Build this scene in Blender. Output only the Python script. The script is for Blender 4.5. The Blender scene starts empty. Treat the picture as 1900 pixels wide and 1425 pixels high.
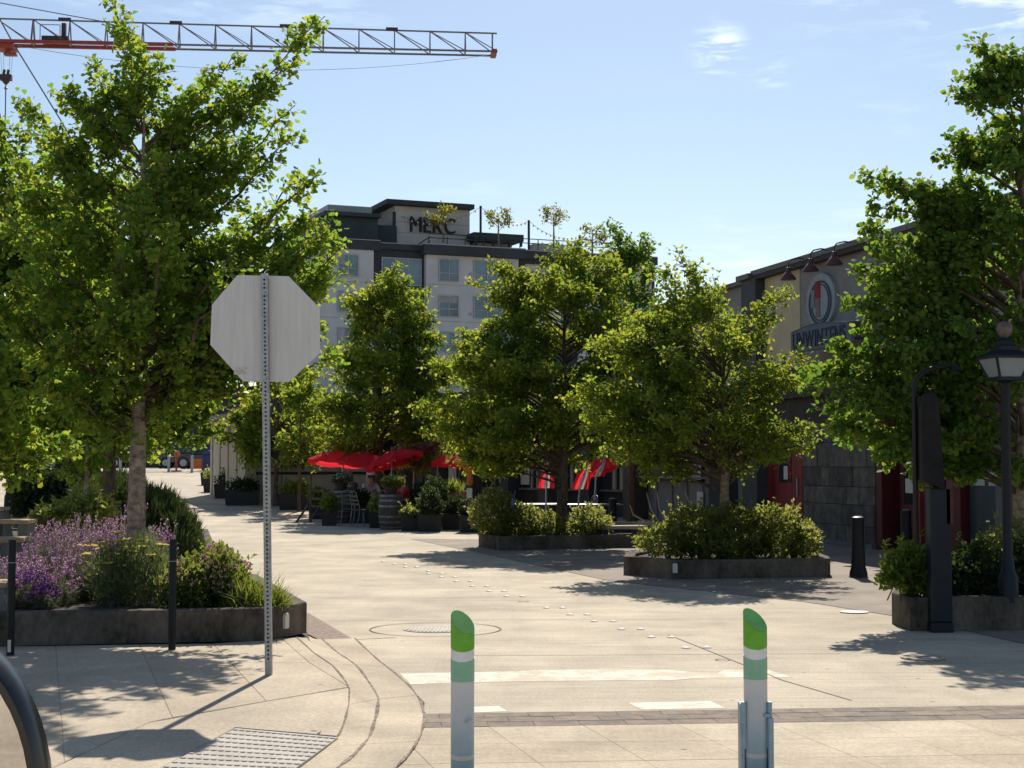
import bpy, bmesh, math, random
import numpy as np
from mathutils import Vector, Matrix
R = math.radians
# ------------------------------------------------------------------ camera
F = 2900.0; CZ = 1.7; HZ = 858.0
PITCH = math.atan((HZ - 712.5) / F)
scene = bpy.context.scene
col = scene.collection
cam = bpy.data.cameras.new('camera'); cam.sensor_width = 36; cam.lens = F / 1900 * 36
cam.clip_start = 0.05; cam.clip_end = 6000
co = bpy.data.objects.new('camera', cam); col.objects.link(co)
co.location = (0, 0, CZ); co.rotation_euler = (R(90) + PITCH, 0, 0)
scene.camera = co
# ------------------------------------------------------------------ sky, sun, exposure
SUN_AZ = R(5.0); SUN_EL = R(42.0)
world = bpy.data.worlds.new('World'); scene.world = world; world.use_nodes = True
nt = world.node_tree; N = nt.nodes; Lk = nt.links
bg = N['Background']; bg.inputs['Strength'].default_value = 0.080
sky = N.new('ShaderNodeTexSky'); sky.sky_type = 'NISHITA'; sky.sun_disc = False
sky.sun_elevation = SUN_EL; sky.sun_rotation = SUN_AZ
sky.air_density = 1.0; sky.dust_density = 0.4; sky.ozone_density = 1.3; sky.altitude = 20
# thin cirrus wisps, part of the sky itself
tc = N.new('ShaderNodeTexCoord')
mp = N.new('ShaderNodeMapping'); mp.inputs['Scale'].default_value = (9.0, 9.0, 46.0); mp.inputs['Rotation'].default_value = (0, R(14), 0)
mp.inputs['Location'].default_value = (0.35, 0.2, 0.75)
no = N.new('ShaderNodeTexNoise'); no.inputs['Scale'].default_value = 2.6; no.inputs['Detail'].default_value = 9; no.inputs['Roughness'].default_value = 0.62
no.inputs['Distortion'].default_value = 0.5
no2 = N.new('ShaderNodeTexNoise'); no2.inputs['Scale'].default_value = 3.1; no2.inputs['Detail'].default_value = 2
mp2 = N.new('ShaderNodeMapping'); mp2.inputs['Scale'].default_value = (1.3, 1.3, 4.0); mp2.inputs['Location'].default_value = (0.15, 0.6, 0.35)
rp = N.new('ShaderNodeValToRGB'); rp.color_ramp.elements[0].position = 0.47; rp.color_ramp.elements[1].position = 0.80
rp2 = N.new('ShaderNodeValToRGB'); rp2.color_ramp.elements[0].position = 0.50; rp2.color_ramp.elements[1].position = 0.68
mul = N.new('ShaderNodeMath'); mul.operation = 'MULTIPLY'
mul2 = N.new('ShaderNodeMath'); mul2.operation = 'MULTIPLY'; mul2.inputs[1].default_value = 0.75
mx = N.new('ShaderNodeMix'); mx.data_type = 'RGBA'; mx.inputs['B'].default_value = (11.0, 12.2, 13.4, 1)
Lk.new(tc.outputs['Generated'], mp.inputs['Vector']); Lk.new(mp.outputs[0], no.inputs['Vector'])
Lk.new(tc.outputs['Generated'], mp2.inputs['Vector']); Lk.new(mp2.outputs[0], no2.inputs['Vector'])
Lk.new(no.outputs['Fac'], rp.inputs['Fac']); Lk.new(no2.outputs['Fac'], rp2.inputs['Fac'])
Lk.new(rp.outputs['Color'], mul.inputs[0]); Lk.new(rp2.outputs['Color'], mul.inputs[1])
acc = mul.outputs[0]
def patch(px, py, r0, amp):
    global acc
    u = (px - 950) / F; v = (712.5 - py) / F; d = Vector((u, math.cos(PITCH) - v * math.sin(PITCH), math.sin(PITCH) + v * math.cos(PITCH))).normalized()
    ds = N.new('ShaderNodeVectorMath'); ds.operation = 'DISTANCE'; ds.inputs[1].default_value = d
    Lk.new(tc.outputs['Generated'], ds.inputs[0])
    mr = N.new('ShaderNodeMapRange'); mr.interpolation_type = 'SMOOTHERSTEP'; mr.inputs['From Min'].default_value = r0; mr.inputs['From Max'].default_value = 0.0; mr.inputs['To Max'].default_value = amp
    Lk.new(ds.outputs['Value'], mr.inputs['Value'])
    m = N.new('ShaderNodeMath'); m.operation = 'MULTIPLY'; Lk.new(mr.outputs[0], m.inputs[0]); Lk.new(rp3.outputs['Color'], m.inputs[1])
    a = N.new('ShaderNodeMath'); a.operation = 'ADD'; Lk.new(acc, a.inputs[0]); Lk.new(m.outputs[0], a.inputs[1]); acc = a.outputs[0]
rp3 = N.new('ShaderNodeValToRGB'); rp3.color_ramp.elements[0].position = 0.47; rp3.color_ramp.elements[1].position = 0.72
Lk.new(no.outputs['Fac'], rp3.inputs['Fac'])
# thin cirrus banks where the photograph shows them
for c_ in ((1335, 92, .026, 1.5), (1430, 138, .020, .7), (1790, -15, .07, .6), (1540, -40, .06, .45), (1650, 200, .04, .2), (1340, 505, .05, .35), (400, 400, .10, .2), (2300, 60, .16, .5), (700, -500, .2, .5), (-700, 100, .15, .4)): patch(*c_)
Lk.new(acc, mul2.inputs[0]); Lk.new(mul2.outputs[0], mx.inputs['Factor'])
Lk.new(sky.outputs['Color'], mx.inputs['A']); Lk.new(mx.outputs['Result'], bg.inputs['Color'])
sl = bpy.data.lights.new('sun', 'SUN'); sl.energy = 4.5; sl.angle = R(0.53); sl.color = (1.0, 0.93, 0.82)
so = bpy.data.objects.new('sun', sl); col.objects.link(so)
SD = Vector((math.sin(SUN_AZ) * math.cos(SUN_EL), math.cos(SUN_AZ) * math.cos(SUN_EL), math.sin(SUN_EL)))
so.rotation_euler = (-SD).to_track_quat('-Z', 'Y').to_euler(); so.location = (0, 0, 30)
vs = scene.view_settings; vs.view_transform = 'Standard'; vs.look = 'None'; vs.gamma = 1.0; vs.exposure = 0.46
vs.use_curve_mapping = False
scene.cycles.max_bounces = 10; scene.cycles.diffuse_bounces = 7; scene.cycles.transparent_max_bounces = 8; scene.cycles.transmission_bounces = 6
rng = np.random.default_rng(7); random.seed(7)

# ------------------------------------------------------------------ projection helpers (photo survey -> metres)
CP, SP = math.cos(PITCH), math.sin(PITCH)
def ray(px, py):
    u = (px - 950) / F; v = (712.5 - py) / F
    return Vector((u, CP - v * SP, SP + v * CP))
def at(px, py, Y):
    d = ray(px, py); k = Y / d.y
    return Vector((d.x * k, Y, CZ + d.z * k))
def gp(px, py, z=0.0):
    d = ray(px, py); k = (z - CZ) / d.z
    return Vector((d.x * k, d.y * k, z))
def G(Y):
    if Y < 36: return 0.0
    t = min(Y, 85) - 36
    return 0.03 * (t - 5 * (1 - math.exp(-t / 5)))
def gx(px, Y):            # point on the ground at depth Y in column px
    return Vector(((px - 950) / F * Y, Y, G(Y)))
def z7(x, y, z=0.0):      # sidewalk survey coordinates
    return gp(x * 0.43158, 1100 + y * 0.43158, z)

# ------------------------------------------------------------------ materials
MATS = {}
def mat(name, c, rough=0.7, var=0.12, scale=6.0, bump=0.0, metal=0.0, spec=0.4, fine=60.0, stretch=None, tint=None, trans=0.0):
    if name in MATS: return MATS[name]
    m = bpy.data.materials.new(name); m.use_nodes = True
    t = m.node_tree; n = t.nodes; l = t.links; b = n['Principled BSDF']
    b.inputs['Roughness'].default_value = rough; b.inputs['Metallic'].default_value = metal
    b.inputs['Specular IOR Level'].default_value = spec
    tx = n.new('ShaderNodeTexCoord'); src = tx.outputs['Object']
    if stretch:
        mpn = n.new('ShaderNodeMapping'); mpn.inputs['Scale'].default_value = stretch
        l.new(src, mpn.inputs['Vector']); src = mpn.outputs[0]
    n1 = n.new('ShaderNodeTexNoise'); n1.inputs['Scale'].default_value = scale; n1.inputs['Detail'].default_value = 6; n1.inputs['Roughness'].default_value = 0.6
    n2 = n.new('ShaderNodeTexNoise'); n2.inputs['Scale'].default_value = fine; n2.inputs['Detail'].default_value = 3
    l.new(src, n1.inputs['Vector']); l.new(src, n2.inputs['Vector'])
    ad = n.new('ShaderNodeMath'); ad.operation = 'MULTIPLY_ADD'; ad.inputs[1].default_value = 0.35; ad.inputs[2].default_value = -0.175
    l.new(n2.outputs['Fac'], ad.inputs[0])
    sm = n.new('ShaderNodeMath'); sm.operation = 'ADD'; l.new(n1.outputs['Fac'], sm.inputs[0]); l.new(ad.outputs[0], sm.inputs[1])
    cr = n.new('ShaderNodeValToRGB'); e = cr.color_ramp.elements
    e[0].position = 0.28; e[1].position = 0.72
    lo = [max(0, x * (1 - 2 * var)) for x in c]; hi = [min(1, x * (1 + 2 * var)) for x in c]
    if tint: lo = [a * (1 - 0.6) + b2 * 0.6 for a, b2 in zip(lo, tint)]
    e[0].color = (*lo, 1); e[1].color = (*hi, 1)
    l.new(sm.outputs[0], cr.inputs['Fac']); l.new(cr.outputs['Color'], b.inputs['Base Color'])
    if bump:
        bp = n.new('ShaderNodeBump'); bp.inputs['Strength'].default_value = bump; bp.inputs['Distance'].default_value = 0.01
        l.new(sm.outputs[0], bp.inputs['Height']); l.new(bp.outputs[0], b.inputs['Normal'])
    if trans:
        tr = n.new('ShaderNodeBsdfTranslucent'); l.new(cr.outputs['Color'], tr.inputs['Color'])
        ms = n.new('ShaderNodeMixShader'); ms.inputs[0].default_value = trans
        l.new(b.outputs[0], ms.inputs[1]); l.new(tr.outputs[0], ms.inputs[2])
        l.new(ms.outputs[0], n['Material Output'].inputs['Surface'])
    MATS[name] = m; return m
def leafmat(name, cols, tcols, trans=0.45, rough=0.62):
    if name in MATS: return MATS[name]
    m = bpy.data.materials.new(name); m.use_nodes = True
    t = m.node_tree; n = t.nodes; l = t.links; b = n['Principled BSDF']
    b.inputs['Roughness'].default_value = rough; b.inputs['Specular IOR Level'].default_value = 0.12
    g = n.new('ShaderNodeNewGeometry')
    def ramp(cs):
        r = n.new('ShaderNodeValToRGB'); el = r.color_ramp.elements
        el[0].color = (*cs[0], 1); el[1].color = (*cs[-1], 1)
        for i, c in enumerate(cs[1:-1]):
            x = el.new((i + 1) / (len(cs) - 1)); x.color = (*c, 1)
        l.new(g.outputs['Random Per Island'], r.inputs['Fac']); return r
    r1 = ramp(cols); r2 = ramp(tcols)
    l.new(r1.outputs[0], b.inputs['Base Color'])
    tr = n.new('ShaderNodeBsdfTranslucent'); l.new(r2.outputs[0], tr.inputs['Color'])
    ms = n.new('ShaderNodeMixShader'); ms.inputs[0].default_value = trans
    l.new(b.outputs[0], ms.inputs[1]); l.new(tr.outputs[0], ms.inputs[2])
    l.new(ms.outputs[0], n['Material Output'].inputs['Surface'])
    MATS[name] = m; return m

# concrete paving with faint broom lines across the street
def concrete(name, c, var=0.10, lines=0.0, ang=7.0):
    m = mat(name, c, 0.85, var, 1.3, 0.25, spec=0.25, fine=90)
    t = m.node_tree; n = t.nodes; l = t.links; b = n['Principled BSDF']
    tx = n.new('ShaderNodeTexCoord')
    # broad stains
    st = n.new('ShaderNodeTexNoise'); st.inputs['Scale'].default_value = 0.45; st.inputs['Detail'].default_value = 8; st.inputs['Roughness'].default_value = 0.65
    l.new(tx.outputs['Object'], st.inputs['Vector'])
    sr = n.new('ShaderNodeValToRGB'); sr.color_ramp.elements[0].position = 0.35; sr.color_ramp.elements[1].position = 0.65
    sr.color_ramp.elements[0].color = (0.80, 0.79, 0.78, 1); sr.color_ramp.elements[1].color = (1.06, 1.05, 1.03, 1)
    l.new(st.outputs['Fac'], sr.inputs['Fac'])
    # aggregate specks
    sp = n.new('ShaderNodeTexVoronoi'); sp.inputs['Scale'].default_value = 70
    l.new(tx.outputs['Object'], sp.inputs['Vector'])
    spr = n.new('ShaderNodeValToRGB'); spr.color_ramp.elements[0].position = 0.03; spr.color_ramp.elements[1].position = 0.16
    spr.color_ramp.elements[0].color = (0.72, 0.70, 0.68, 1); spr.color_ramp.elements[1].color = (1, 1, 1, 1)
    l.new(sp.outputs['Distance'], spr.inputs['Fac'])
    cr = [x for x in n if x.type == 'VALTORGB' and x.outputs[0].links and x.outputs[0].links[0].to_node == b][0]
    m1 = n.new('ShaderNodeMix'); m1.data_type = 'RGBA'; m1.blend_type = 'MULTIPLY'; m1.inputs['Factor'].default_value = 1
    l.new(cr.outputs[0], m1.inputs['A']); l.new(sr.outputs[0], m1.inputs['B'])
    m2 = n.new('ShaderNodeMix'); m2.data_type = 'RGBA'; m2.blend_type = 'MULTIPLY'; m2.inputs['Factor'].default_value = 1
    l.new(m1.outputs['Result'], m2.inputs['A']); l.new(spr.outputs[0], m2.inputs['B'])
    gs = n.new('ShaderNodeTexVoronoi'); gs.inputs['Scale'].default_value = 2.1; gs.inputs['Randomness'].default_value = 1.0; l.new(tx.outputs['Object'], gs.inputs['Vector'])
    gr = n.new('ShaderNodeValToRGB'); gr.color_ramp.elements[0].position = 0.030; gr.color_ramp.elements[1].position = 0.055; gr.color_ramp.elements[0].color = (.48, .46, .44, 1); gr.color_ramp.elements[1].color = (1, 1, 1, 1)
    l.new(gs.outputs['Distance'], gr.inputs['Fac']); m4 = n.new('ShaderNodeMix'); m4.data_type = 'RGBA'; m4.blend_type = 'MULTIPLY'; m4.inputs['Factor'].default_value = 1
    l.new(m2.outputs['Result'], m4.inputs['A']); l.new(gr.outputs[0], m4.inputs['B'])
    # scuffs running along the street
    mq = n.new('ShaderNodeMapping'); mq.inputs['Rotation'].default_value = (0, 0, R(-14)); mq.inputs['Scale'].default_value = (1.9, .16, 1); l.new(tx.outputs['Object'], mq.inputs['Vector'])
    tn = n.new('ShaderNodeTexNoise'); tn.inputs['Scale'].default_value = 1.0; tn.inputs['Detail'].default_value = 7; tn.inputs['Roughness'].default_value = .7; l.new(mq.outputs[0], tn.inputs['Vector'])
    tr_ = n.new('ShaderNodeValToRGB'); tr_.color_ramp.elements[0].position = .34; tr_.color_ramp.elements[1].position = .50; tr_.color_ramp.elements[0].color = (.90, .895, .89, 1); tr_.color_ramp.elements[1].color = (1, 1, 1, 1); l.new(tn.outputs['Fac'], tr_.inputs['Fac'])
    m5 = n.new('ShaderNodeMix'); m5.data_type = 'RGBA'; m5.blend_type = 'MULTIPLY'; m5.inputs['Factor'].default_value = 1; l.new(m4.outputs['Result'], m5.inputs['A']); l.new(tr_.outputs[0], m5.inputs['B'])
    gn = n.new('ShaderNodeTexNoise'); gn.inputs['Scale'].default_value = 42; gn.inputs['Detail'].default_value = 5; gn.inputs['Roughness'].default_value = .8; l.new(tx.outputs['Object'], gn.inputs['Vector'])
    gnr = n.new('ShaderNodeValToRGB'); gnr.color_ramp.elements[0].position = .36; gnr.color_ramp.elements[1].position = .64; gnr.color_ramp.elements[0].color = (.74, .73, .72, 1); gnr.color_ramp.elements[1].color = (1.12, 1.12, 1.12, 1); l.new(gn.outputs['Fac'], gnr.inputs['Fac'])
    m6 = n.new('ShaderNodeMix'); m6.data_type = 'RGBA'; m6.blend_type = 'MULTIPLY'; m6.inputs['Factor'].default_value = 1; l.new(m5.outputs['Result'], m6.inputs['A']); l.new(gnr.outputs[0], m6.inputs['B'])
    out = m6
    if lines:
        mpn = n.new('ShaderNodeMapping'); mpn.inputs['Rotation'].default_value = (0, 0, R(-ang)); mpn.inputs['Scale'].default_value = (0.25, 7.0, 1)
        ln = n.new('ShaderNodeTexNoise'); ln.inputs['Scale'].default_value = 1.6; ln.inputs['Detail'].default_value = 5; ln.inputs['Roughness'].default_value = 0.7
        l.new(tx.outputs['Object'], mpn.inputs['Vector']); l.new(mpn.outputs[0], ln.inputs['Vector'])
        lr = n.new('ShaderNodeValToRGB'); lr.color_ramp.elements[0].position = 0.36; lr.color_ramp.elements[1].position = 0.52
        lr.color_ramp.elements[0].color = (1 - lines, 1 - lines, 1 - lines, 1); lr.color_ramp.elements[1].color = (1, 1, 1, 1)
        l.new(ln.outputs['Fac'], lr.inputs['Fac'])
        m3 = n.new('ShaderNodeMix'); m3.data_type = 'RGBA'; m3.blend_type = 'MULTIPLY'; m3.inputs['Factor'].default_value = 1
        l.new(out.outputs['Result'], m3.inputs['A']); l.new(lr.outputs[0], m3.inputs['B']); out = m3
    l.new(out.outputs['Result'], b.inputs['Base Color'])
    return m

STREET = concrete('street_concrete', (0.535, 0.462, 0.352), 0.09, 0.15)
WALK = concrete('sidewalk_concrete', (0.53, 0.445, 0.332), 0.09)
WALK2 = concrete('crosswalk_concrete', (0.545, 0.46, 0.34), 0.09, 0.10)
KERB = concrete('kerb_concrete', (0.50, 0.42, 0.31), 0.12)
WALKV = [WALK2, concrete('crosswalk_concrete_pale', (0.56, 0.475, 0.355), 0.09, 0.10), concrete('crosswalk_concrete_warm', (0.53, 0.44, 0.322), 0.10, 0.10)]
WALKP = [WALK, concrete('sidewalk_concrete_pale', (0.545, 0.46, 0.345), 0.09), concrete('sidewalk_concrete_warm', (0.51, 0.425, 0.315), 0.1)]
PLAZA = concrete('plaza_paving', (0.30, 0.25, 0.205), 0.12, 0.12)
JOINT = mat('joint_dirt', (0.055, 0.048, 0.040), 0.95)
PLANTC = mat('planter_concrete', (0.105, 0.088, 0.070), 0.92, 0.36, 2.2, 0.6, spec=0.15, fine=26, stretch=(1, 1, .55))
SOIL = mat('soil', (0.045, 0.033, 0.024), 0.95, 0.3, 12, 0.6)
BLACKM = mat('black_metal', (0.006, 0.0065, 0.0075), 0.5, 0.15, 9, spec=0.3)
DARKM = mat('dark_metal', (0.025, 0.026, 0.028), 0.5, 0.15, 9)
GALV = mat('galvanised_steel', (0.32, 0.33, 0.34), 0.42, 0.12, 30, metal=0.6, spec=0.5)
HOLE = mat('punched_hole_dark', (0.02, 0.022, 0.025), 0.8)
ALU = mat('sign_aluminium', (0.60, 0.585, 0.57), 0.5, 0.045, 3.0, 0.03, metal=0.15, spec=0.45, fine=25, stretch=(9, 1, 0.6))
WPAINT = mat('white_paint_worn', (0.62, 0.58, 0.50), 0.8, 0.16, 9, spec=0.3)
CERAM = mat('white_ceramic', (0.66, 0.60, 0.51), 0.6, 0.06, 9)
BARK = mat('bark_pale', (0.25, 0.20, 0.155), 0.95, 0.36, 11.0, 0.9, spec=0.15, stretch=(1, 1, 1.7), fine=45)
BARKD = mat('bark_dark', (0.10, 0.075, 0.055), 0.95, 0.3, 9.0, 0.9, spec=0.15, stretch=(1.5, 1.5, .5))
LEAF_G = leafmat('ginkgo_leaf', [(0.058, 0.112, 0.026), (0.082, 0.148, 0.032), (0.115, 0.165, 0.036)], [(0.20, 0.39, 0.040), (0.37, 0.51, 0.048), (0.57, 0.60, 0.055)], 0.53)
LEAF_H = leafmat('hornbeam_leaf', [(0.058, 0.108, 0.026), (0.088, 0.148, 0.032), (0.130, 0.162, 0.038)], [(0.22, 0.38, 0.040), (0.41, 0.50, 0.048), (0.63, 0.58, 0.055)], 0.53)
LEAF_K = leafmat('katsura_leaf', [(0.050, 0.105, 0.030), (0.072, 0.138, 0.034), (0.102, 0.158, 0.038)], [(0.16, 0.34, 0.034), (0.28, 0.43, 0.038), (0.48, 0.52, 0.05)], 0.48)
LEAF_S = leafmat('shrub_leaf', [(0.050, 0.080, 0.025), (0.085, 0.115, 0.040), (0.13, 0.115, 0.055)], [(0.28, 0.38, 0.06), (0.44, 0.48, 0.10), (0.54, 0.46, 0.14)], 0.50, 0.5)
LEAF_R = leafmat('rosemary_leaf', [(0.022, 0.036, 0.018), (0.036, 0.054, 0.025), (0.056, 0.075, 0.035)], [(0.06, 0.10, 0.025), (0.09, 0.13, 0.03), (0.12, 0.16, 0.04)], 0.28)
LEAF_L = leafmat('lavender_leaf', [(0.10, 0.115, 0.07), (0.14, 0.155, 0.10), (0.18, 0.185, 0.13)], [(0.18, 0.22, 0.08), (0.24, 0.27, 0.11), (0.3, 0.3, 0.15)], 0.3)
FLOW_L = leafmat('lavender_flower', [(0.40, 0.22, 0.38), (0.62, 0.36, 0.54), (0.74, 0.54, 0.66)], [(0.50, 0.26, 0.44), (0.70, 0.40, 0.56), (0.8, 0.55, 0.66)], 0.3, 0.7)
FLOW_Y = leafmat('yarrow_flower', [(0.50, 0.42, 0.04), (0.62, 0.52, 0.06)], [(0.4, 0.36, 0.04), (0.5, 0.42, 0.05)], 0.2, 0.8)
FLOW_P = leafmat('pink_flower', [(0.66, 0.40, 0.36), (0.78, 0.58, 0.52)], [(0.7, 0.42, 0.38), (0.8, 0.6, 0.52)], 0.45, 0.8)
FLOW_W = leafmat('white_flower', [(0.60, 0.58, 0.52), (0.7, 0.68, 0.6)], [(0.6, 0.55, 0.5), (0.7, 0.66, 0.6)], 0.3, 0.8)
FLOW_R = leafmat('red_flower', [(0.30, 0.05, 0.05), (0.45, 0.12, 0.10), (0.10, 0.05, 0.03)], [(0.45, 0.08, 0.06), (0.6, 0.2, 0.15), (0.2, 0.08, 0.03)], 0.4, 0.6)
BLADE = leafmat('grass_blade', [(0.06, 0.10, 0.02), (0.09, 0.13, 0.03), (0.13, 0.15, 0.04)], [(0.25, 0.32, 0.03), (0.35, 0.40, 0.05), (0.42, 0.42, 0.08)], 0.42)
LEAF_B = leafmat('bright_shrub_leaf', [(.04, .075, .015), (.06, .10, .02), (.09, .12, .03)], [(.2, .3, .03), (.3, .38, .04), (.36, .4, .06)], .4)
REDF = mat('red_canvas', (0.78, 0.034, 0.055), 0.8, 0.08, 5, spec=0.15, trans=0.58)
WOODD = mat('weathered_oak', (0.075, 0.065, 0.055), 0.8, 0.3, 7, 0.4, stretch=(6, 6, 0.8))
WOODB = mat('brown_wood', (0.17, 0.085, 0.045), 0.75, 0.25, 6, 0.3, stretch=(1, 1, 6))
WOODT = mat('teak_top', (0.34, 0.24, 0.16), 0.7, 0.2, 5, 0.3, stretch=(1, 8, 8))
HOOP = mat('steel_hoop', (0.20, 0.20, 0.21), 0.45, 0.2, 12, metal=0.7)

# ------------------------------------------------------------------ mesh helpers
class MB:
    def __init__(s): s.v = []; s.f = []
    def add(s, vs, fs):
        o = len(s.v); s.v += [tuple(p) for p in vs]; s.f += [tuple(i + o for i in f) for f in fs]; return s
    def box(s, x0, x1, y0, y1, z0, z1):
        return s.add([(x0, y0, z0), (x1, y0, z0), (x1, y1, z0), (x0, y1, z0), (x0, y0, z1), (x1, y0, z1), (x1, y1, z1), (x0, y1, z1)],
                     [(3, 2, 1, 0), (4, 5, 6, 7), (0, 1, 5, 4), (1, 2, 6, 5), (2, 3, 7, 6), (3, 0, 4, 7)])
    def bar(s, p0, p1, w, h=None, up=(0, 0, 1)):
        h = h or w; p0 = Vector(p0); p1 = Vector(p1); d = (p1 - p0).normalized(); u = Vector(up)
        if abs(d.dot(u)) > 0.95: u = Vector((1, 0, 0))
        a = d.cross(u).normalized() * w / 2; b = a.cross(d).normalized() * h / 2
        vs = []
        for p in (p0, p1): vs += [p - a - b, p + a - b, p + a + b, p - a + b]
        return s.add(vs, [(0, 3, 2, 1), (4, 5, 6, 7), (0, 1, 5, 4), (1, 2, 6, 5), (2, 3, 7, 6), (3, 0, 4, 7)])
    def tube(s, pts, r, n=6):
        pts = [Vector(p) for p in pts]; k = len(pts)
        if not hasattr(r, '__len__'): r = [r] * k
        vs = []; prev = None
        for i, p in enumerate(pts):
            d = (pts[min(i + 1, k - 1)] - pts[max(i - 1, 0)]).normalized()
            if prev is None:
                u = Vector((0, 0, 1)) if abs(d.z) < 0.9 else Vector((1, 0, 0)); a = d.cross(u).normalized()
            else:
                a = (prev - d * prev.dot(d)).normalized()
            prev = a; b = d.cross(a)
            for j in range(n):
                t = 2 * math.pi * j / n; vs.append(p + (a * math.cos(t) + b * math.sin(t)) * r[i])
        fs = []
        for i in range(k - 1):
            for j in range(n):
                j2 = (j + 1) % n; fs.append((i * n + j, i * n + j2, (i + 1) * n + j2, (i + 1) * n + j))
        fs.append(tuple(range(n - 1, -1, -1))); fs.append(tuple(range((k - 1) * n, k * n)))
        return s.add(vs, fs)
    def lathe(s, prof, n=16, c=(0, 0, 0), ph=0.0):
        vs = []; k = len(prof)
        for r, z in prof:
            for j in range(n):
                t = 2 * math.pi * j / n + ph; vs.append((c[0] + r * math.cos(t), c[1] + r * math.sin(t), c[2] + z))
        fs = []
        for i in range(k - 1):
            for j in range(n):
                j2 = (j + 1) % n; fs.append((i * n + j, i * n + j2, (i + 1) * n + j2, (i + 1) * n + j))
        fs.append(tuple(range(n - 1, -1, -1))); fs.append(tuple(range((k - 1) * n, k * n)))
        return s.add(vs, fs)
    def prism(s, poly, z0, z1):
        k = len(poly); vs = [(p[0], p[1], z0) for p in poly] + [(p[0], p[1], z1) for p in poly]
        return s.add(vs, [tuple(range(k - 1, -1, -1)), tuple(range(k, 2 * k))] + [(i, (i + 1) % k, (i + 1) % k + k, i + k) for i in range(k)])
    def prism_yz(s, poly, x0, x1):     # polygon in (y,z), extruded along x
        k = len(poly); vs = [(x0, p[0], p[1]) for p in poly] + [(x1, p[0], p[1]) for p in poly]
        return s.add(vs, [tuple(range(k)), tuple(range(2 * k - 1, k - 1, -1))] + [(i + k, (i + 1) % k + k, (i + 1) % k, i) for i in range(k)])
    def mesh(s, name, m=None, smooth=False):
        me = bpy.data.meshes.new(name); me.from_pydata(s.v, [], s.f); me.update()
        if m: me.materials.append(m)
        if smooth: me.polygons.foreach_set('use_smooth', [True] * len(me.polygons))
        return me
    def build(s, name, m, parent=None, smooth=False, bevel=0, kind=None, loc=None, label=None):
        o = bpy.data.objects.new(name, s.mesh(name, m, smooth)); col.objects.link(o)
        if parent: o.parent = parent
        if loc is not None: o.location = loc
        if kind: o['kind'] = kind
        if label: o['label'] = label
        if bevel:
            b = o.modifiers.new('bevel', 'BEVEL'); b.width = bevel; b.segments = 2; b.limit_method = 'ANGLE'; b.angle_limit = R(40)
        if smooth:
            try: o.data.set_sharp_from_angle(angle=R(38))
            except Exception: pass
        return o
def tag(o, label=None, cat=None, group=None, kind=None):
    if label: o['label'] = label
    if cat: o['category'] = cat
    if group: o['group'] = group
    if kind: o['kind'] = kind
    return o
def thing(name, label, cat, loc=(0, 0, 0), rz=0.0, group=None):
    o = bpy.data.objects.new(name, None); col.objects.link(o); o.empty_display_size = 0.2
    o.location = loc; o.rotation_euler = (0, 0, rz); return tag(o, label, cat, group)
CH = {}
def copy_tree(o, parent=None, kids=None):
    c = o.copy(); col.objects.link(c)
    if parent: c.parent = parent
    for ch in [x for x in ALLC(o)]: copy_tree(ch, c)
    return c
def ALLC(o): return list(o.children)
def setstruct(o): o['kind'] = 'structure'; return o

# ------------------------------------------------------------------ foliage helpers
T_FAN = (np.array([(0, 0, 0), (-.50, .60, .10), (-.24, .96, .02), (0, .84, -.06), (.24, .96, .02), (.50, .60, .10)]), [(0, 1, 2), (0, 2, 3), (0, 3, 4), (0, 4, 5)])
T_OVAL = (np.array([(0, 0, 0), (-.30, .45, .08), (0, 1, -.04), (.30, .45, .08)]), [(0, 1, 2), (0, 2, 3)])
T_ROUND = (np.array([(0, 0, 0), (-.45, .28, .08), (-.38, .74, .05), (0, 1, -.05), (.38, .74, .05), (.45, .28, .08)]), [(0, 1, 2, 3), (0, 3, 4, 5)])
T_NEED = (np.array([(-.07, 0, 0), (.07, 0, 0), (0, 1, .06)]), [(0, 1, 2)])
T_BLADE = (np.array([(-.030, 0, 0), (.030, 0, 0), (.032, .5, -.02), (-.032, .5, -.02), (0, 1, -.30)]), [(0, 1, 2, 3), (3, 2, 4)])
T_BUD = (np.array([(0, 0, 0), (-.22, .4, -.12), (.22, .4, -.12), (0, .4, .25), (0, 1, 0)]), [(0, 1, 3), (0, 3, 2), (0, 2, 1), (4, 3, 1), (4, 2, 3), (4, 1, 2)])
T_DISC = (np.array([(math.cos(a) * .5, math.sin(a) * .5, 0) for a in np.arange(6) * math.pi / 3] + [(0, 0, .18)]), [(i, (i + 1) % 6, 6) for i in range(6)])
def norm(a): return a / np.maximum(np.linalg.norm(a, axis=-1, keepdims=True), 1e-9)
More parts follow.
